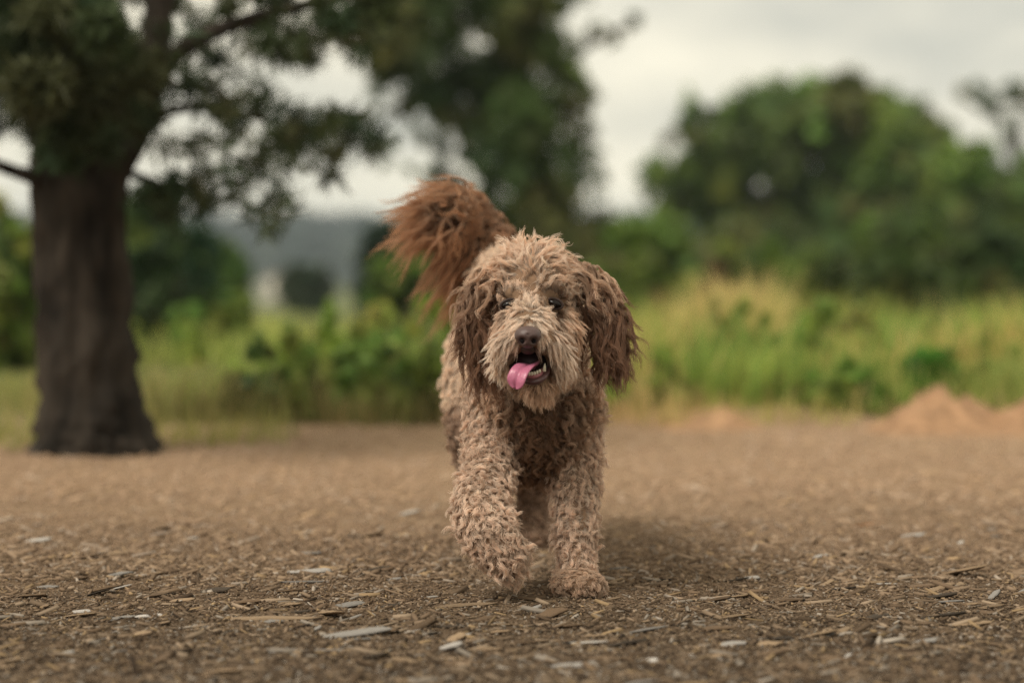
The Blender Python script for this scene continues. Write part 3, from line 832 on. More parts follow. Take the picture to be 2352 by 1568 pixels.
# px, py, length px, width px, yaw deg, tilt deg, wood, label
BIG = [(820, 1468, 142, 34, 12, 7, "grey", "long grey weathered splinter, the largest chip before the lifted paw"),
       (612, 1428, 200, 30, -3, 1, "tan", "very long thin tan strip of wood lying nearly level"),
       (758, 1420, 105, 34, -62, 9, "tan", "tan plank lying askew beside the end of the very long thin strip"),
       (720, 1322, 96, 46, -4, 3, "pale", "frayed whitish piece of wood halfway between the pine's side and the lifted paw"),
       (495, 1364, 62, 30, 4, 6, "dark", "dark slate grey flat chip behind the very long thin strip"),
       (1036, 1493, 52, 46, 20, 12, "pale", "broad pale pinkish flake in front of the lifted paw"),
       (2218, 1328, 108, 40, -38, 14, "tan", "pale tan plank leaning up on the mulch near the picture's edge"),
       (2140, 1353, 105, 24, 2, 3, "brown", "thick dark brown stick just in front of the leaning pale tan plank"),
       (1226, 1406, 44, 16, 48, 12, "grey", "small bluish grey sliver standing askew before the planted paw"),
       (1416, 1308, 62, 26, 8, 4, "grey", "smooth grey chip right beside the planted paw"),
       (1410, 1340, 46, 22, 30, 12, "tan", "short tan chip touching the toes of the planted paw"),
       (88, 1249, 52, 34, 10, 5, "pale", "bright whitish chip far out on the pine's side of the ground"),
       (1886, 1466, 74, 32, 14, 9, "tan", "stout tan block of wood in the near ground opposite the planted paw"),
       (1348, 1484, 82, 20, -3, 3, "pale", "slim white blade of wood in front of the planted paw"),
       (1682, 1485, 58, 26, 4, 4, "pale", "lavender white flat chip beside the stout tan block"),
       (1686, 1377, 78, 26, 10, 6, "tan", "pale tan chip to the open side of the planted paw"),
       (1803, 1384, 80, 28, -4, 3, "brown", "grey brown flat piece next to the pale tan chip"),
       (1318, 1537, 86, 24, 5, 2, "pale", "blurred pale chip at the bottom edge below the planted paw"),
       (2288, 1377, 46, 18, 58, 18, "grey", "upright pale grey splinter at the far side below the leaning plank"),
       (2182, 1389, 62, 22, -22, 6, "grey", "weathered grey chip below the dark brown stick"),
       (2236, 1396, 52, 14, -66, 10, "tan", "narrow tan splinter between two pale grey ones at the picture's edge"),
       (1726, 1333, 50, 20, -18, 6, "pale", "white grey sliver lying behind the pale tan chip"),
       (1886, 1288, 36, 28, 0, 12, "pale", "small white wedge out on the grass side of the ground"),
       (2102, 1232, 52, 16, -28, 8, "pale", "blurred white strip lying towards the orange soil heap"),
       (184, 1404, 42, 22, -8, 5, "pale", "small white chip low on the pine's side of the picture"),
       (800, 1398, 60, 26, 16, 8, "grey", "grey wedge of wood just behind the long grey splinter"),
       (1072, 1398, 124, 26, 7, 3, "tan", "long tan sliver lying under the lifted paw"),
       (336, 1418, 86, 18, 5, 3, "pale", "long whitish splinter between the small white chip and the thin strip"),
       (105, 1352, 48, 18, 2, 2, "grey", "whitish grey chip behind the small white chip"),
       (437, 1243, 32, 24, 20, 10, "pale", "blurred white fleck beyond the dark slate chip"),
       (940, 1184, 42, 20, 30, 9, "pale", "blurred white chip behind the dog beside its lifted leg"),
       (690, 1347, 104, 16, -2, 1, "grey", "long thin pale grey lath below the frayed whitish piece"),
       (866, 1317, 48, 22, 3, 8, "dark", "dark brown curled chip next to the frayed whitish piece"),
       (1642, 1452, 86, 22, -6, 4, "brown", "brown stick in front of the grey brown flat piece"),
       (2232, 1438, 96, 22, 8, 4, "tan", "light tan stick low down near the picture's edge"),
       (2176, 1421, 104, 18, 14, 5, "dark", "dark slanting stick just above the light tan stick"),
       (2002, 1207, 70, 22, 8, 4, "orange", "reddish brown piece of bark farther back on the grass side"),
       (1402, 1522, 116, 20, -4, 2, "brown", "dark long stick near the bottom edge beside the blurred pale chip"),
       (1312, 1444, 50, 26, -16, 7, "brown", "brown leaf shaped chip in front of the planted paw's toes"),
       (1772, 1512, 70, 24, 20, 9, "brown", "dull brown chip near the bottom edge below the lavender white one"),
       (280, 1276, 60, 16, 6, 4, "tan", "tan sliver behind the whitish chips on the pine's side"),
       (1150, 1456, 52, 24, -24, 9, "tan", "small tan chip midway between the long grey splinter and the slim white blade"),
       (560, 1392, 66, 18, -10, 5, "brown", "brown twig like chip above the very long thin strip"),
       (660, 1398, 54, 18, -16, 7, "tan", "short tan splinter touching the end of the brown twig like chip")]
for i, (px, py, Lp, Wp, yaw, tilt, wood, lb) in enumerate(BIG):
    d = ground_depth(py)
    s = d / F
    x = (px - 1176) * s
    place_chip(x, d, Lp * s, Wp * s * .95, max(.006, Wp * s * .26), math.radians(yaw), math.radians(tilt), math.radians(rng.uniform(-14, 14)), wood, i, lb, G_BIG)

# middle sized chips, alike within each tone
NAMES = {"tan": ("small tan wood chip strewn over the mulch", "small tan wood chips"), "grey": ("small weathered grey wood chip strewn over the mulch", "small grey wood chips"),
         "pale": ("tiny bleached whitish wood chip strewn over the mulch", "tiny whitish wood chips"), "brown": ("small brown wood chip strewn over the mulch", "small brown wood chips"),
         "dark": ("small blackish wood chip strewn over the mulch", "small blackish wood chips")}
tones = ["tan"] * 9 + ["brown"] * 6 + ["grey"] * 4 + ["pale"] * 3 + ["dark"] * 3
cnt = 0
while cnt < 250:
    py = rng.uniform(1205, 1600); px = rng.uniform(-20, 2372)
    if 1030 < px < 1400 and 1180 < py < 1365 and rng.uniform() < .8:
        continue
    d = ground_depth(py)
    w = tones[rng.integers(0, len(tones))]
    L = float(np.clip(rng.lognormal(-3.35, .38), .018, .065)) * (.6 if w == "pale" else 1.0)
    place_chip((px - 1176) / F * d, d, L, L * rng.uniform(.16, .42), L * rng.uniform(.07, .14), rng.uniform(-1.3, 1.3) * (1 if rng.uniform() < .6 else .4), math.radians(rng.uniform(0, 13)),
               math.radians(rng.uniform(-18, 18)), w, int(rng.integers(0, 6)), NAMES[w][0], NAMES[w][1])
    cnt += 1

def build_mulch():
    pal = np.array([(.165, .115, .076), (.215, .155, .105), (.28, .21, .148), (.10, .069, .045), (.045, .031, .021), (.24, .205, .17), (.33, .285, .24), (.30, .21, .12), (.13, .089, .058)])
    pr = np.array([.2, .18, .12, .17, .1, .07, .04, .06, .06]); pr = pr / pr.sum()
    Vs, Fs, Cs, off = [], [], [], 0
    def batch(n, ylo, yhi, lmed, lsig, wlo, whi, bias=1.0, tiltmax=.35):
        nonlocal off
        y = ylo + (yhi - ylo) * rng.uniform(0, 1, n) ** bias
        x = rng.uniform(-1, 1, n) * (.225 * y + .12)
        L = np.clip(rng.lognormal(math.log(lmed), lsig, n), .003, .07)
        W = np.clip(L * rng.uniform(wlo, whi, n), .0008, .012)
        T = W * rng.uniform(.3, .7, n)
        yaw = rng.uniform(0, np.pi, n); tilt = np.abs(rng.normal(size=n)) * tiltmax * .5
        tilt = np.minimum(tilt, tiltmax * 2)
        a = np.stack([np.cos(yaw) * np.cos(tilt), np.sin(yaw) * np.cos(tilt), np.sin(tilt)], 1)
        b = np.stack([-np.sin(yaw), np.cos(yaw), rng.normal(size=n) * .25], 1); b = unit(b)
        c = unit(np.cross(a, b))
        C = np.stack([x, y, ground_z(x, y) + T * .3 + np.sin(tilt) * L * .38 + rng.uniform(0, .003, n)], 1)
        A, B, D = a * (L * .5)[:, None], b * (W * .5)[:, None], c * (T * .5)[:, None]
        sk = rng.uniform(.2, 1, (n, 1)); s2 = rng.uniform(.2, 1, (n, 1))
        V = np.stack([C - A - B * sk - D, C - A + B - D, C - A * .9 + D, C + A - B - D, C + A + B * s2 - D, C + A * .85 + D], 1).reshape(-1, 3)
        i = np.arange(n)[:, None] * 6 + off
        tri = np.concatenate([np.concatenate([i, i + 2, i + 1], 1), np.concatenate([i + 3, i + 4, i + 5], 1)])
        qd = np.concatenate([np.concatenate([i, i + 1, i + 4, i + 3], 1), np.concatenate([i + 1, i + 2, i + 5, i + 4], 1), np.concatenate([i + 2, i, i + 3, i + 5], 1)])
        cc = pal[rng.choice(len(pal), n, p=pr)] * rng.uniform(.6, 1.15, (n, 1))
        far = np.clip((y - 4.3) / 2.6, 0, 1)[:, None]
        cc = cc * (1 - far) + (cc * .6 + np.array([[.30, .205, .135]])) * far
        Vs.append(V); Fs.append((tri, qd)); Cs.append(np.repeat(cc, 6, 0)); off += len(V)
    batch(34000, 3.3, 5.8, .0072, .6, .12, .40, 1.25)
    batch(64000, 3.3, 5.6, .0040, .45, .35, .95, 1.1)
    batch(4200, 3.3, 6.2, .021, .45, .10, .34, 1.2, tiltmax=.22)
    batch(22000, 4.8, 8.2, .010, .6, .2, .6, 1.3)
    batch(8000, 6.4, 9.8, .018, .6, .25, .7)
    V = np.concatenate(Vs)
    me = mesh_np("mulch", V, [np.concatenate([f[0] for f in Fs]), np.concatenate([f[1] for f in Fs])], np.concatenate(Cs))
    tag(obj("mulch", me, M_MULCH), "fine shredded wood and bark mulch covering the earth", "mulch", kind="stuff")
build_mulch()

# ------------------------------------------------------------------ the dog
DOG_BASE = np.array([0.06, 4.95, 0.0])
dog = empty("dog", DOG_BASE)
tag(dog, "curly tan brown doodle dog walking with one front paw lifted and its tongue out", "dog")

BALLS = []      # centre, radii, tangent, region
def ball(c, r, region, tan=(0, 0, -1)):
    r = np.array(r if np.ndim(r) else (r, r, r), float)
    BALLS.append((np.asarray(c, float), r, unit(np.asarray(tan, float)), region))

def chain(rows, region, squash=(1, 1, 1)):
    """rows (px, py, depth, radius): a tapering limb that bends at its rows"""
    P = [at(*r[:3]) for r in rows]
    R = [r[3] for r in rows]
    for k in range(len(P) - 1):
        L = np.linalg.norm(P[k + 1] - P[k])
        m = max(2, int(L / (min(R[k], R[k + 1]) * .35)))
        for t in np.linspace(0, 1, m, endpoint=(k == len(P) - 2)):
            ball(P[k] * (1 - t) + P[k + 1] * t, np.array(squash) * (R[k] * (1 - t) + R[k + 1] * t), region, P[k + 1] - P[k])

# trunk of the body
chain([(1225, 700, 4.86, .088), (1200, 690, 5.05, .088), (1180, 672, 5.25, .086), (1166, 650, 5.42, .078)], "back")
chain([(1232, 800, 4.84, .100), (1208, 830, 5.02, .108), (1172, 850, 5.22, .098), (1154, 800, 5.42, .098)], "flank")
chain([(1238, 930, 4.80, .090), (1226, 945, 4.95, .092), (1196, 930, 5.15, .084), (1174, 880, 5.3, .08)], "flank")
chain([(1236, 880, 4.76, .092), (1238, 960, 4.755, .092), (1240, 1010, 4.78, .076)], "chest")
ball(at(1177, 930, 4.77), .067, "chest"); ball(at(1298, 930, 4.77), .068, "chest")
ball(at(1184, 1010, 4.78), .050, "chest"); ball(at(1292, 1010, 4.78), .050, "chest")
# neck
chain([(1228, 740, 4.84, .092), (1232, 765, 4.70, .086), (1232, 730, 4.60, .078)], "neck")
chain([(1238, 880, 4.75, .08), (1235, 810, 4.66, .07), (1233, 760, 4.60, .06)], "neck")
# front legs: planted and lifted
chain([(1302, 900, 4.80, .066), (1314, 1020, 4.79, .056), (1321, 1090, 4.76, .047), (1323, 1180, 4.71, .039), (1325, 1270, 4.665, .035), (1327, 1318, 4.64, .035)], "foreleg")
ball(at(1330, 1340, 4.60), (.050, .054, .027), "paw", (0, -1, -.4))
for k, px in enumerate((1286, 1314, 1344, 1373)):
    ball(at(px, 1349, 4.565 + .012 * abs(k - 1.5)), (.0145, .022, .0155), "paw", (0, -1, -.3))
chain([(1152, 900, 4.80, .066), (1137, 1005, 4.76, .057), (1126, 1068, 4.70, .049), (1111, 1128, 4.60, .049), (1104, 1178, 4.53, .051), (1124, 1224, 4.49, .049), (1153, 1264, 4.48, .044), (1168, 1286, 4.485, .035)], "foreleg")
for px, py in ((1146, 1288), (1164, 1298), (1181, 1293), (1194, 1281)):
    ball(at(px, py, 4.475), (.015, .017, .018), "paw", (0, -.4, -1))
# hind legs
chain([(1112, 800, 5.40, .080), (1092, 900, 5.36, .072), (1096, 1000, 5.30, .056), (1100, 1065, 5.42, .045), (1104, 1110, 5.50, .036), (1112, 1185, 5.50, .033), (1118, 1238, 5.46, .034)], "hindleg")
ball(at(1120, 1246, 5.41), (.042, .05, .023), "hindleg", (0, -1, -.3))
chain([(1215, 830, 5.40, .085), (1224, 930, 5.36, .074), (1226, 1020, 5.32, .056), (1226, 1085, 5.44, .043), (1226, 1130, 5.50, .036), (1226, 1190, 5.49, .034), (1226, 1238, 5.45, .035)], "hindleg")
ball(at(1226, 1245, 5.41), (.043, .05, .024), "hindleg", (0, -1, -.3))
# head
ball(at(1230, 676, 4.575), (.068, .088, .074), "skull", (0, .3, 1))
ball(at(1228, 640, 4.575), (.062, .07, .055), "skull", (0, .3, 1))
ball(at(1192, 672, 4.517), (.030, .026, .017), "brow", (-.4, 0, 1)); ball(at(1254, 670, 4.517), (.030, .026, .017), "brow", (.4, 0, 1))
ball(at(1184, 765, 4.545), (.042, .05, .055), "cheek", (-.3, 0, -1)); ball(at(1276, 765, 4.545), (.044, .05, .055), "cheek", (.3, 0, -1))
ball(at(1194, 822, 4.55), (.034, .045, .04), "cheek", (-.2, 0, -1)); ball(at(1274, 826, 4.55), (.036, .045, .042), "cheek", (.2, 0, -1))
chain([(1220, 722, 4.52, .046), (1216, 745, 4.47, .042), (1213, 766, 4.425, .0315)], "muzzle")
ball(at(1174, 786, 4.447), (.026, .036, .026), "lip", (-.4, -.2, -1)); ball(at(1254, 786, 4.447), (.027, .036, .026), "lip", (.4, -.2, -1))
ball(at(1163, 816, 4.475), (.020, .03, .02), "lip", (-.3, 0, -1)); ball(at(1278, 820, 4.475), (.022, .03, .024), "lip", (.3, 0, -1))
chain([(1240, 862, 4.55, .034), (1238, 880, 4.50, .029), (1237, 884, 4.462, .022)], "chin")
# ears
chain([(1128, 640, 4.59, .028), (1104, 690, 4.585, .026), (1098, 750, 4.58, .028), (1112, 815, 4.57, .022)], "ear_a", (.8, .6, 1))
chain([(1318, 630, 4.59, .030), (1362, 665, 4.60, .028), (1388, 730, 4.60, .032), (1398, 800, 4.585, .026)], "ear_b", (.85, .6, 1))
# tail, carried high and curling over towards its tip
chain([(1164, 630, 5.44, .050), (1142, 575, 5.50, .044), (1114, 525, 5.53, .038), (1082, 490, 5.52, .030), (1052, 484, 5.46, .024), (1036, 490, 5.38, .016)], "tail")

def build_body():
    # unit sphere
    nu, nv = 14, 8
    a = np.linspace(0, 2 * np.pi, nu, endpoint=False); b = np.linspace(0, np.pi, nv + 1)[1:-1]
    S = np.array([[0, 0, 1]] + [[math.sin(v) * math.cos(u), math.sin(v) * math.sin(u), math.cos(v)] for v in b for u in a] + [[0, 0, -1]])
    Q, T = [], []
    for j in range(nv - 2):
        for i in range(nu):
            Q.append((1 + j * nu + i, 1 + (j + 1) * nu + i, 1 + (j + 1) * nu + (i + 1) % nu, 1 + j * nu + (i + 1) % nu))
    last = len(S) - 1
    for i in range(nu):
        T.append((0, 1 + i, 1 + (i + 1) % nu)); T.append((last, 1 + (nv - 2) * nu + (i + 1) % nu, 1 + (nv - 2) * nu + i))
    Q, T = np.array(Q), np.array(T)
    parts = [(S * r + c, [Q, T]) for c, r, _t, _r in BALLS]
    V, Fc = join(parts)
    tmp = bpy.data.objects.new("tmp_body", mesh_np("tmp_body", V, Fc))
    col.objects.link(tmp)
    m = tmp.modifiers.new("r", 'REMESH'); m.mode = 'VOXEL'; m.voxel_size = .0065
    m = tmp.modifiers.new("s", 'SMOOTH'); m.factor = .5; m.iterations = 5
    dg = bpy.context.evaluated_depsgraph_get()
    me = bpy.data.meshes.new_from_object(tmp.evaluated_get(dg))
    bpy.data.objects.remove(tmp)
    me.name = "dog_body"
    me.polygons.foreach_set("use_smooth", np.ones(len(me.polygons), bool))
    return me

body_me = build_body()
body_me.materials.clear()
obj("body", body_me, mat_plain("dog_skin", (.22, .14, .09), .9, .1, .2, 40), dog)

# surface samples for the coat
def surface_samples(me, per_m2_fn, total):
    me.calc_loop_triangles()
    nv, nt = len(me.vertices), len(me.loop_triangles)
    co = np.empty(nv * 3, np.float32); me.vertices.foreach_get("co", co); co = co.reshape(-1, 3).astype(float)
    nr = np.empty(nv * 3, np.float32); me.vertices.foreach_get("normal", nr); nr = nr.reshape(-1, 3).astype(float)
    tr = np.empty(nt * 3, np.int32); me.loop_triangles.foreach_get("vertices", tr); tr = tr.reshape(-1, 3)
    A = .5 * np.linalg.norm(np.cross(co[tr[:, 1]] - co[tr[:, 0]], co[tr[:, 2]] - co[tr[:, 0]]), axis=1)
    n = int(A.sum() * total)
    t = rng.choice(nt, n, p=A / A.sum())
    u, v = rng.uniform(0, 1, (2, n)); s = u + v > 1; u[s], v[s] = 1 - u[s], 1 - v[s]
    w = np.stack([1 - u - v, u, v], 1)[:, :, None]
    return (co[tr[t]] * w).sum(1), unit((nr[tr[t]] * w).sum(1))

REG = sorted({b[3] for b in BALLS})
B_C = np.array([b[0] for b in BALLS]); B_R = np.array([b[1] for b in BALLS]); B_T = np.array([b[2] for b in BALLS])
B_G = np.array([REG.index(b[3]) for b in BALLS])
def regions(P):
    best = np.empty(len(P), int)
    for s in range(0, len(P), 4000):
        q = (P[s:s + 4000, None] - B_C[None]) / B_R[None]
        dd = (np.linalg.norm(q, axis=2) - 1) * B_R.min(1)[None]
        best[s:s + 4000] = dd.argmin(1)
    return best

NOSE = at(1212.5, 774, 4.392)
EYES = [at(1168, 699, 4.5005), at(1274, 697, 4.5005)]
MOUTH = at(1218, 830, 4.46)

def locks(P, N, comb, lift, length, curl_r, turns, child, spread, clump, sag, colr, K=10, phase=None, fuzz=.0012, tipcut=.35, rad=(.00055, .0002), bend=None, proj=False, bury=.005):
    comb = np.broadcast_to(comb, P.shape)
    """hair locks: each root grows a guide that waves or curls, and children clumped to it. Returns points (S,K,3), colour (S,3)"""
    M = len(P)
    def arr(v): return np.broadcast_to(np.asarray(v, float), (M,)).copy()
    lift, length, curl_r, turns, sag = map(arr, (lift, length, curl_r, turns, sag))
    jit = rng.normal(size=(M, 3)) * .22
    if proj:
        cn = np.linalg.norm(comb, axis=1, keepdims=True)
        comb = comb - (comb * N).sum(1, keepdims=True) * N
        comb = comb * np.clip(cn / np.maximum(np.linalg.norm(comb, axis=1, keepdims=True), .25 * cn + 1e-6), 0, 2)
    a = unit(N * lift[:, None] + comb + jit)
    length = length * rng.uniform(.75, 1.25, M)
    u = unit(np.cross(a, N + rng.normal(size=(M, 3)) * .5)); v = np.cross(a, u)
    ph = rng.uniform(0, 2 * np.pi, M) if phase is None else arr(phase) + rng.normal(size=M) * .6
    sgn = np.where(rng.uniform(size=M) < .5, -1., 1.)
    t = np.linspace(0, 1, K)
    lf = rng.uniform(1 - tipcut, 1, (M, child))
    tt = t[None, None] * lf[..., None]                          # M,c,K
    ang = (2 * np.pi * turns)[:, None, None] * tt
    cr = curl_r[:, None, None] * np.minimum(1, tt * 3)
    p0 = ph[:, None, None]
    g = (P - N * bury)[:, None, None] + a[:, None, None] * (length[:, None, None] * tt)[..., None]
    g = g + u[:, None, None] * (cr * (np.cos(ang + p0) - np.cos(p0)))[..., None] + v[:, None, None] * (sgn[:, None, None] * cr * (np.sin(ang + p0) - np.sin(p0)))[..., None]
    g[..., 2] -= sag[:, None, None] * tt ** 2 * length[:, None, None]
    if bend is not None:
        g = g + bend[:, None, None] * (tt ** 2 * length[:, None, None])[..., None]
    off = rng.normal(size=(M, child, 3))
    off -= (off * N[:, None]).sum(-1, keepdims=True) * N[:, None]
    off = off * spread * .6
    env = 1 - clump * np.minimum(1, tt * 1.6) + .25 * clump * np.maximum(0, tt - .6)
    g = g + off[:, :, None] * env[..., None]
    wv = rng.uniform(2, 5, (M, child, 1)); wp = rng.uniform(0, 6.28, (M, child, 1))
    dirn = unit(rng.normal(size=(M, child, 1, 3)))
    g = g + dirn * (fuzz * tt * np.sin(wv * 6.28 * tt * .5 + wp) * 2)[..., None]
    c = colr * rng.uniform(.84, 1.06, (M, 1))
    c = np.repeat(c[:, None], child, 1) * rng.uniform(.88, 1.05, (M, child, 1))
    return g.reshape(-1, K, 3), np.clip(c.reshape(-1, 3), .01, .985), rad

def hair_object(name, sets, mat):
    pts = np.concatenate([s[0].reshape(-1, 3) for s in sets])
    sizes = np.concatenate([np.full(len(s[0]), s[0].shape[1]) for s in sets]).astype(np.int32)
    rads = np.concatenate([np.tile(np.linspace(1, 0, s[0].shape[1]) ** .7 * (s[2][0] - s[2][1]) + s[2][1], len(s[0])) for s in sets])
    cols = np.concatenate([s[1] for s in sets])
    hc = bpy.data.hair_curves.new(name)
    hc.add_curves(sizes.tolist())
    hc.points.foreach_set("position", pts.astype(np.float32).ravel())
    ra = hc.attributes.get("radius") or hc.attributes.new("radius", 'FLOAT', 'POINT')
    ra.data.foreach_set("value", rads.astype(np.float32))
    ca = hc.attributes.new("tint", 'FLOAT_COLOR', 'CURVE')
    ca.data.foreach_set("color", np.concatenate([cols, np.ones((len(cols), 1))], 1).astype(np.float32).ravel())
    hc.materials.append(mat)
    o = bpy.data.objects.new(name, hc)
    col.objects.link(o)
    o.parent = dog
    o.location = -dog.location
    return o

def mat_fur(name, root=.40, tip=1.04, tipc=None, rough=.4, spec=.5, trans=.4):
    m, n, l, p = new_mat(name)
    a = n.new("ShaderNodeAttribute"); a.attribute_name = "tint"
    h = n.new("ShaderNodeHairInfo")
    r = ramp(n, [(0.0, (root,) * 3), (.45, (.95,) * 3), (1.0, tuple(tip * x for x in (tipc or (1, 1, 1))))])  # fur tone by length; dark roots also paint shade between locks
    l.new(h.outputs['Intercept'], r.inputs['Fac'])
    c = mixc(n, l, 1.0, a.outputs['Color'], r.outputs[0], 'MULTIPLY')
    l.new(c, p.inputs['Base Color'])
    p.inputs['Roughness'].default_value = rough
    p.inputs['Specular IOR Level'].default_value = spec
    tr = n.new("ShaderNodeBsdfTranslucent"); l.new(c, tr.inputs['Color'])
    mx = n.new("ShaderNodeMixShader"); mx.inputs[0].default_value = trans
    l.new(p.outputs[0], mx.inputs[1]); l.new(tr.outputs[0], mx.inputs[2])
    l.new(mx.outputs[0], n["Material Output"].inputs['Surface'])
    return m

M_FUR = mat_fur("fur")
M_FUR_TAIL = mat_fur("tail_fur", .3, 1.2, (1.1, .95, .80), trans=.45)  # bright orange tips paint backlight into the hair colour

P_, N_ = surface_samples(body_me, None, 26000)
bi = regions(P_)
G_ = np.array(REG)[B_G[bi]]
T_ = B_T[bi]
CAMP = np.array([0, 0, CAM_H])
facing = (unit(CAMP - P_) * N_).sum(1)

def pick(region_names, dens):
    """thin the 26000-per-square-metre samples of some regions to dens per square metre; fewer on the far side"""
    m = np.isin(G_, region_names)
    p = np.where(facing > -.35, dens / 26000.0, .45 * dens / 26000.0)
    return m & (rng.uniform(size=len(P_)) < p)

DOWN = np.array([0, 0, -1.0])
def col_mix(a, b, f):
    f = np.clip(f, 0, 1)[:, None]
    return np.array(a)[None] * (1 - f) + np.array(b)[None] * f

TAN = (.86, .63, .465); PALE = (.985, .83, .70); BROWN = (.43, .265, .17); DARK = (.24, .125, .07); GREYTAN = (.78, .59, .45); RUST = (.46, .29, .185)

coat = []
from mathutils import kdtree
PD, ND = surface_samples(body_me, None, 150000)
bd = regions(PD)
GD = np.array(REG)[B_G[bd]]; TD = B_T[bd]
fd = (unit(CAMP - PD) * ND).sum(1)

def coated(names, dens, cell, comb, lift, L, cr, turns, clump, colr, rad, K=10):
    """a coat of curls: the hairs of each small patch of skin curl together and draw in towards the tip of their lock"""
    m = np.isin(GD, names)
    m &= rng.uniform(size=len(PD)) < np.where(fd > -.35, dens, .4 * dens) / 150000.0
    P, N, T = PD[m], ND[m], TD[m]
    n = len(P)
    c = rng.choice(n, max(10, int(n * cell / dens)), replace=False)
    kd = kdtree.KDTree(len(c))
    for i, j in enumerate(c): kd.insert(P[j], i)
    kd.balance()
    own = np.array([kd.find(q)[1] for q in P + rng.normal(size=P.shape) * .0012])
    M = len(c)
    Pc, Nc, Tc = P[c], N[c], T[c]
    big = np.clip(rng.lognormal(0, .22, M), .65, 1.5)
    a = unit(Nc * (lift * rng.uniform(.8, 1.25, M))[:, None] + comb(Pc, Tc) + rng.normal(size=(M, 3)) * .25)
    u = unit(np.cross(a, Nc + rng.normal(size=(M, 3)) * .35)); v = np.cross(a, u)
    ph = rng.uniform(0, 2 * np.pi, M); sg = np.where(rng.uniform(size=M) < .5, -1., 1.)
    tn = turns * rng.uniform(.75, 1.25, M); Lc = L * big; rc = cr * big
    cc = colr(Pc) * rng.uniform(.80, 1.06, (M, 1))
    t = np.linspace(0, 1, K)[None] * rng.uniform(.72, 1.0, (n, 1))
    ang = 2 * np.pi * tn[own][:, None] * t
    p0 = ph[own][:, None] + rng.normal(size=(n, 1)) * .28
    r = rc[own][:, None] * np.minimum(1, t * 2.5) * rng.uniform(.8, 1.2, (n, 1))
    g = a[own][:, None] * (Lc[own][:, None] * t)[..., None]
    g = g + u[own][:, None] * (r * (np.cos(ang + p0) - np.cos(p0)))[..., None] + v[own][:, None] * (sg[own][:, None] * r * (np.sin(ang + p0) - np.sin(p0)))[..., None]
    off = P - Pc[own]
    g = g + (P - N * .004)[:, None] - off[:, None] * (clump * np.minimum(1, t * 1.5) ** 1.3)[..., None]
    g = g + rng.normal(size=(n, 1, 3)) * (t * .0016)[..., None]
    # never let a hair dive back under the skin it grows from
    q = g - P[:, None]
    h = (q * N[:, None]).sum(-1, keepdims=True)
    g = g + N[:, None] * np.maximum(0, .0015 * t[..., None] * 3 - h)
    coat.append((g, np.clip(cc[own] * rng.uniform(.86, 1.06, (n, 1)), .01, .985), rad))

def xdir(P, k): return np.stack([np.sign(P[:, 0] - .055) * k, 0 * P[:, 0], 0 * P[:, 0]], 1)
def body_col(P): return col_mix((.98, .79, .63), BROWN, (P[:, 1] < 4.85) * .5)
coated(["back", "flank", "neck"], 110000, 8000, lambda P, T: T * .35 + DOWN * .5, .55, .024, .0040, 1.0, .62, body_col, (.00055, .00024), 9)
def chest_col(P): return col_mix((.34, .195, .115), (.84, .62, .46), np.abs(P[:, 0] - .052) / .10 - .25 + rng.normal(size=len(P)) * .2)
coated(["chest"], 150000, 6500, lambda P, T: DOWN * .7 + xdir(P, .25), .62, .031, .0052, 1.15, .68, chest_col, (.00046, .0002), 12)
def leg_col(P): return col_mix((.72, .525, .40), (.97, .785, .64), rng.uniform(0, 1, len(P)))
coated(["foreleg"], 150000, 9500, lambda P, T: T * .6 + DOWN * .25, .50, .025, .0034, 1.15, .62, leg_col, (.00046, .0002), 11)
coated(["paw"], 150000, 9500, lambda P, T: T * .55 + DOWN * .3, .42, .015, .0032, .8, .55, lambda P: col_mix((.60, .44, .33), TAN, rng.uniform(0, .9, len(P))), (.00045, .0002), 9)
coated(["hindleg"], 100000, 6200, lambda P, T: T * .55 + DOWN * .2, .55, .020, .0050, .95, .6, lambda P: col_mix((.98, .79, .63), (.55, .38, .275), (P[:, 2] < .32) * 1.0), (.0006, .00026), 9)  # lower part darker: shade beneath the body painted into the fur
# keep the paws' hair above the ground
for s in coat:
    s[0][..., 2] = np.maximum(s[0][..., 2], .002)
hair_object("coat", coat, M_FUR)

# --- face
def not_near(P, c, r, yr=1.0):
    return np.linalg.norm((P - c) * np.array([1, yr, 1]), axis=1) > r
clear = not_near(P_, NOSE, .0205) & not_near((P_ - EYES[0]) * np.array([1, 1, 1.25]), 0, .0195) & not_near((P_ - EYES[1]) * np.array([1, 1, 1.25]), 0, .0195)
mx, mz = (P_[:, 0] - MOUTH[0]) / .034, (P_[:, 2] - MOUTH[2]) / .028
clear &= ~((mx ** 2 + mz ** 2 < 1) & (P_[:, 1] < 4.6) & np.isin(G_, ["chin", "lip", "muzzle", "cheek"]))
clear &= ~((np.abs(P_[:, 0] - NOSE[0]) < .017) & (P_[:, 2] < NOSE[2] - .008) & (P_[:, 2] > NOSE[2] - .05) & (P_[:, 1] < 4.5))
face = []
AX = NOSE[0] + .006
def fc(P):
    dx = P[:, 0] - AX
    dz = P[:, 2] - EYES[0][2]
    return dx, dz
def round_eyes(p, cmb):
    """hair close to an eye grows away from it"""
    out = cmb.copy()
    for e in EYES:
        d = p - e
        r = np.linalg.norm(d, axis=1, keepdims=True)
        w = np.clip((.040 - r) / .014, 0, 1)
        rad = np.stack([d[:, 0], 0 * d[:, 0], d[:, 2] * 1.2], 1)
        out = out * (1 - w) + unit(rad) * w * 1.1
    return out
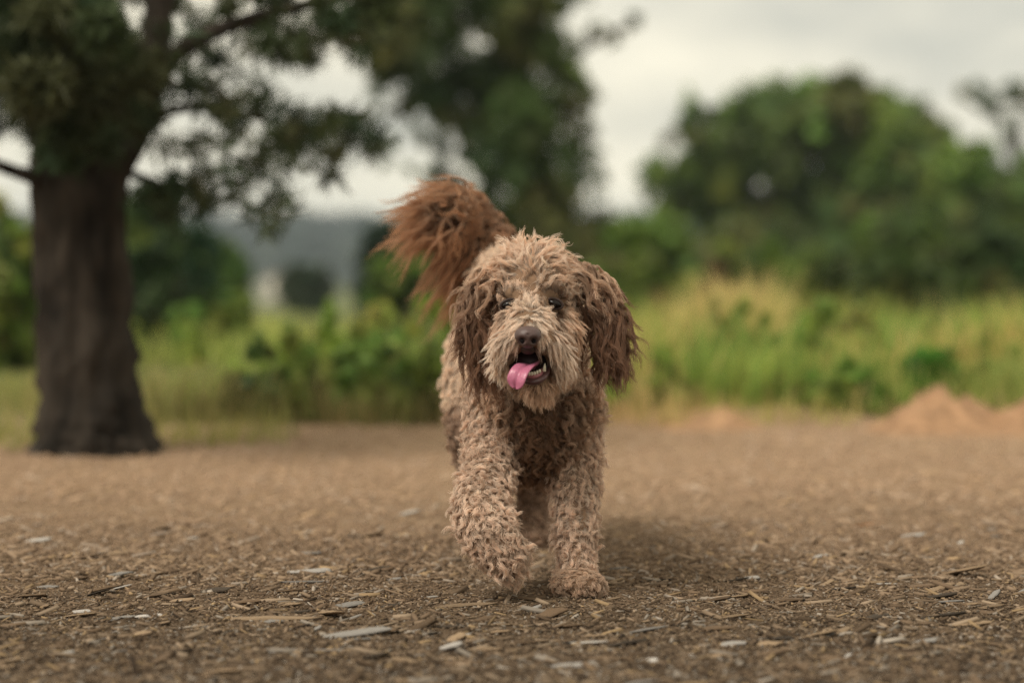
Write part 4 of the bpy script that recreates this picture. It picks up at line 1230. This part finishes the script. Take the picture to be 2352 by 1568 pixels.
def eye_stain(p, c):
    e = np.minimum(np.linalg.norm(p - EYES[0], axis=1), np.linalg.norm(p - EYES[1], axis=1))
    f = np.clip((.033 - e) / .013, 0, 1)[:, None]
    m = np.linalg.norm((p - MOUTH) * np.array([1, .5, 1]), axis=1)
    g = np.clip((.045 - m) / .018, 0, .8)[:, None]
    c = c * (1 - g) + np.array([[.24, .13, .075]]) * g
    return c * (1 - f) + np.array([[.20, .11, .065]]) * f
# bridge and cheeks: brushed outwards and down, upwards above the eyes
k = pick(["muzzle", "cheek", "brow"], 20000) & clear
p = P_[k]; dx, dz = fc(p)
up = np.clip((dz + .006) / .02, -1, 1)
cmb = np.stack([np.clip(dx / .03, -1.2, 1.2) * .55, .1 + 0 * dx, np.where(up > 0, .9, -1.0) * np.abs(up)], 1)
face.append(locks(p, N_[k], round_eyes(p, cmb), .22, np.where(dz > -.02, .020, np.where(np.abs(dx) > .035, .033, .027)), .0013, .5, 15, .0048, .38, .12,
                  eye_stain(p, col_mix(PALE, TAN, np.abs(dx) / .08)), rad=(.00034, .00014), fuzz=.001, proj=True, bury=.0003))
# forehead and crown: longer tufts fanning up and outwards, falling at the ends
k = pick(["skull"], 12000) & clear
p = P_[k]; dx, dz = fc(p)
cmb = np.stack([np.clip(dx / .045, -1.5, 1.5), -.1 + 0 * dx, .75 - np.abs(dx) * 7], 1)
L = np.clip(.012 + dz * .58, .012, .055)
face.append(locks(p, N_[k], round_eyes(p, cmb), .40, L, .0040, .8, 17, .0055, .58, .22, eye_stain(p, col_mix(PALE, TAN, rng.uniform(0, .9, k.sum()))), rad=(.00036, .00014), fuzz=.002, proj=True, bury=.001))
# wild tufts standing off the crown
k = pick(["skull"], 900) & (P_[:, 2] > EYES[0][2] + .055)
p = P_[k]; dx, dz = fc(p)
face.append(locks(p, N_[k], np.stack([dx * 6 - .1, 0 * dx, .9 + 0 * dx], 1), .3, .062, .008, .9, 16, .005, .75, .25, col_mix(PALE, TAN, rng.uniform(0, .6, k.sum())), K=14, rad=(.00045, .00015), fuzz=.003, proj=False))
# moustache and lips: long, hanging
k = pick(["lip"], 20000) & clear
p = P_[k]; dx, dz = fc(p)
side = np.sign(dx)
cmb = np.stack([side * .6, -.1 + 0 * dx, -.85 + 0 * dx], 1)
face.append(locks(p, N_[k], cmb, .26, np.where(np.abs(dx) < .02, .014, .037), .002, .5, 15, .0045, .5, .3, eye_stain(p, col_mix(RUST, PALE, np.abs(dx) / .045 - .25)), rad=(.00036, .00014), bend=np.stack([-side * .05, 0 * dx, 0 * dx], 1), proj=True, bury=.001))
k = pick(["chin"], 20000) & clear
face.append(locks(P_[k], N_[k], DOWN * .85 + np.array([0, -.15, 0]), .35, .026, .002, .5, 11, .0045, .5, .2, col_mix(TAN, BROWN, rng.uniform(0, .5, k.sum())), rad=(.00036, .00014)))
hair_object("face_fur", face, M_FUR)

# --- ears
def ear(region, sx, name):
    k = pick([region], 15000)
    p = P_[k]
    top, bot = p[:, 2].max(), p[:, 2].min()
    s = ((top - p[:, 2]) / (top - bot))
    if sx > 0:
        cmb = np.stack([.75 - .65 * s, -.1 + 0 * s, -.35 - .8 * s], 1)
        L = .052 + .018 * np.sin(s * 3.1) - .014 * s
    else:
        cmb = np.stack([-.5 + .8 * s, -.1 + 0 * s, -.55 - .6 * s], 1)
        L = .050 + .018 * np.sin(s * 3.1)
    st = locks(p, N_[k], cmb, .34, L * np.clip(rng.lognormal(0, .14, len(p)), .6, 1.2), .0075, rng.uniform(1.1, 1.8, len(p)), 26, .0052, .7, .55,
               col_mix(TAN, (.30, .165, .10), s * 2.7 + .02 + rng.normal(size=len(p)) * .2), K=16, rad=(.0004, .00015), fuzz=.003, proj=False)
    hair_object(name, [st], M_FUR)
ear("ear_a", -1, "ear_fur")
ear("ear_b", 1, "ear_fur")

# --- tail plume: long hair thrown to one side by the wag
k = pick(["tail"], 15000)
p, nn_ = P_[k], N_[k]
tb, te = at(1164, 630, 5.44), at(1036, 490, 5.38)
f = np.clip(((p - tb) @ (te - tb)) / np.dot(te - tb, te - tb), 0, 1)
under = np.clip((nn_ @ np.array([-.6, -.25, -.75])) * 1.6 + .35, 0, 1)
g_ = np.clip((f - .45) / .25, 0, 1)                              # 0 along the stem, 1 at the curled end
L = (1 - g_) * (.020 + .075 * under * (f > .12)) + g_ * (.082 + .022 * np.clip(-nn_[:, 0], -1, 1))
L = L * np.clip(rng.lognormal(0, .16, len(p)), .6, 1.35)
cmb = np.stack([-.35 * (1 - g_) - .12 * g_, -.1 + 0 * f, -.45 * (1 - g_)], 1)
st = locks(p, nn_, cmb, .85, L * .9, .0125, rng.uniform(.8, 1.5, len(p)), 26, .0055, .78, .85 - .38 * g_, col_mix(BROWN, RUST, .25 + f * .5 + rng.normal(size=len(p)) * .4), K=16, rad=(.00045, .00016), fuzz=.004,
           bend=np.stack([-.35 - .22 * f, 0 * f, 0 * f], 1), tipcut=.45)
hair_object("tail_fur", [st], M_FUR_TAIL)

# --- nose, eyes, mouth
def ellipsoid(c, r, rot=None, nu=24, nv=16, deform=None):
    a = np.linspace(0, 2 * np.pi, nu, endpoint=False); b = np.linspace(0, np.pi, nv + 1)[1:-1]
    S = np.array([[0, 0, 1]] + [[math.sin(v) * math.cos(u), math.sin(v) * math.sin(u), math.cos(v)] for v in b for u in a] + [[0, 0, -1]])
    Q = [(1 + j * nu + i, 1 + (j + 1) * nu + i, 1 + (j + 1) * nu + (i + 1) % nu, 1 + j * nu + (i + 1) % nu) for j in range(nv - 2) for i in range(nu)]
    last = len(S) - 1
    T = []
    for i in range(nu):
        T += [(0, 1 + i, 1 + (i + 1) % nu), (last, 1 + (nv - 2) * nu + (i + 1) % nu, 1 + (nv - 2) * nu + i)]
    V = S.copy()
    if deform: V = deform(V)
    V = V * np.array(r)
    if rot is not None: V = V @ np.array(rot.to_3x3()).T
    return V + c, [np.array(Q), np.array(T)]

def nose_shape(V):
    V = V.copy()
    x, y, z = V.T
    V[:, 0] *= 1 + .18 * np.clip(z, -1, 1) - .10 * np.clip(-z, 0, 1)
    for s in (-1, 1):                                          # nostrils press in low on each side
        q = ((x - s * .42) / .26) ** 2 + ((z + .28) / .30) ** 2
        V[:, 1] += np.where(y < 0, .55 * np.exp(-q * 1.6), 0)
    V[:, 1] += np.where(y < 0, .12 * np.exp(-(x / .10) ** 2) * (z < .3), 0)
    return V
V, Fc = ellipsoid(NOSE, (.0240, .022, .0207), None, 48, 32, nose_shape)
nose = obj("nose", mesh_np("nose", V, Fc, smooth=True), mat_plain("nose_skin", (.085, .05, .045), .38, .5, .2, 420, .35), dog)
M_NOSTRIL = mat_plain("nostril_dark", (.008, .005, .005), .8, .1)
for s in (-1, 1):
    V, Fc = ellipsoid(NOSE + np.array([s * .0101, -.0112, -.0069]), (.0046, .004, .0042), None, 14, 10)
    o = obj("nostril", mesh_np("nostril", V, Fc, smooth=True), M_NOSTRIL, nose, rel=False)
    o.location = (0, 0, 0)
M_EYE = mat_plain("eye_dark", (.007, .004, .003), .18, .25, .1, 100)
M_LID = mat_plain("eyelid", (.035, .02, .016), .5, .3, .1, 100)
for e, sl in zip(EYES, (1, -1)):
    rot = Matrix.Rotation(math.radians(-20 * sl), 4, 'Y')
    V, Fc = ellipsoid(e, (.0150, .0125, .0088), rot, 20, 14)
    ey = obj("eye", mesh_np("eye", V, Fc, smooth=True), M_EYE, dog)
    a = np.linspace(0, 2 * np.pi, 21)
    ring = np.stack([.0152 * np.cos(a), np.full(21, -.0045), .0088 * np.sin(a)], 1) @ np.array(rot.to_3x3()).T + e
    V, Fc = tube(ring, np.full(21, .0026), 6, 0)
    obj("eyelid", mesh_np("eyelid", V, Fc, smooth=True), M_LID, ey, rel=False)
V, Fc = ellipsoid(at(1213, 800, 4.418), (.0145, .012, .011), None, 16, 12)
obj("upper_lip", mesh_np("upper_lip", V, Fc, smooth=True), mat_plain("upper_lip_dark", (.05, .026, .022), .5, .3, .2, 200), dog)
V, Fc = ellipsoid(at(1218, 830, 4.503), (.042, .052, .036), None, 24, 16)
obj("mouth_lining", mesh_np("mouth_lining", V, Fc, smooth=True), mat_plain("mouth_dark", (.022, .008, .010), .5, .3, .2, 90), dog)

def tongue():
    path = np.array([at(1230, 842, 4.490), at(1222, 839, 4.445), at(1207, 842, 4.412), at(1194, 855, 4.395), at(1187, 873, 4.392), at(1185, 891, 4.398)])
    t = np.linspace(0, 1, 26)
    s = np.linspace(0, 1, len(path))
    C = np.stack([np.interp(t, s, path[:, i]) for i in range(3)], 1)
    for _ in range(3): C[1:-1] = (C[:-2] + 2 * C[1:-1] + C[2:]) / 4
    T = unit(np.gradient(C, axis=0))
    side = unit(np.cross(T, np.array([-.35, -1.0, .55])))
    up = unit(np.cross(side, T))
    w = .0178 * np.sqrt(np.clip(1 - np.clip((t - .72) / .28, 0, 1) ** 2.2, .02, 1)) * (.85 + .25 * t)
    q = np.linspace(-1, 1, 15)
    rows = []
    for sgn in (1, -1):
        th = .0042 * np.sqrt(1 - np.abs(q) ** 2.5 + .02)
        dip = -.0035 * np.exp(-(q / .18) ** 2) + .0045 * q * q
        rows.append(C[:, None] + side[:, None] * (w[:, None] * q)[..., None] + up[:, None] * ((sgn * th + dip)[None] * np.ones((26, 1)))[..., None])
    V = np.concatenate([rows[0].reshape(-1, 3), rows[1].reshape(-1, 3)])
    n = 15; h = 26 * n
    Fc = []
    for j in range(25):
        for i in range(n - 1):
            a = j * n + i
            Fc += [(a, a + 1, a + n + 1, a + n), (h + a + n, h + a + n + 1, h + a + 1, h + a)]
        Fc += [(j * n, j * n + n, h + j * n + n, h + j * n), (j * n + n - 1, h + j * n + n - 1, h + j * n + 2 * n - 1, j * n + 2 * n - 1)]
    for i in range(n - 1):
        a = 25 * n + i
        Fc += [(a, a + 1, h + a + 1, h + a)]
    m = mat_plain("tongue_pink", (.47, .15, .245), .3, .5, .12, 260, .25)
    m.node_tree.nodes["Principled BSDF"].inputs['Subsurface Weight'].default_value = .15
    m.node_tree.nodes["Principled BSDF"].inputs['Subsurface Radius'].default_value = (.01, .004, .003)
    obj("tongue", mesh_np("tongue", V, np.array(Fc), smooth=True), m, dog)
tongue()
lip_path = [at(1188, 848, 4.455), at(1200, 868, 4.432), at(1218, 877, 4.420), at(1238, 874, 4.420), at(1254, 860, 4.434), at(1262, 842, 4.460)]
V, Fc = tube(lip_path, [.004, .0055, .0062, .0062, .0055, .004], 10, 0)
obj("lower_lip", mesh_np("lower_lip", V, Fc, smooth=True), mat_plain("lip_dark", (.075, .032, .032), .35, .5, .2, 200), dog)
gum_path = [at(1206, 862, 4.446), at(1220, 866, 4.434), at(1238, 862, 4.434), at(1250, 850, 4.446)]
V, Fc = tube(gum_path, [.006, .0075, .0075, .006], 10, 0)
obj("gum", mesh_np("gum", V, Fc, smooth=True), mat_plain("gum_pink", (.36, .12, .13), .35, .5, .2, 200), dog)
M_TOOTH = mat_plain("tooth_ivory", (.72, .66, .52), .3, .5, .06, 200)
for px, py, h in ((1216, 858, .006), (1222, 858, .0065), (1228, 857, .0065), (1234, 855, .0065), (1240, 852, .006)):
    V, Fc = ellipsoid(at(px, py, 4.427), (.0026, .002, h * .62), None, 10, 8)
    obj("tooth", mesh_np("tooth", V, Fc, smooth=True), M_TOOTH, dog)
V, Fc = tube([at(1250, 852, 4.432), at(1251, 843, 4.430), at(1252, 834, 4.432)], [.0036, .0028, .0006], 8, 0)
obj("fang", mesh_np("fang", V, Fc, smooth=True), M_TOOTH, dog)
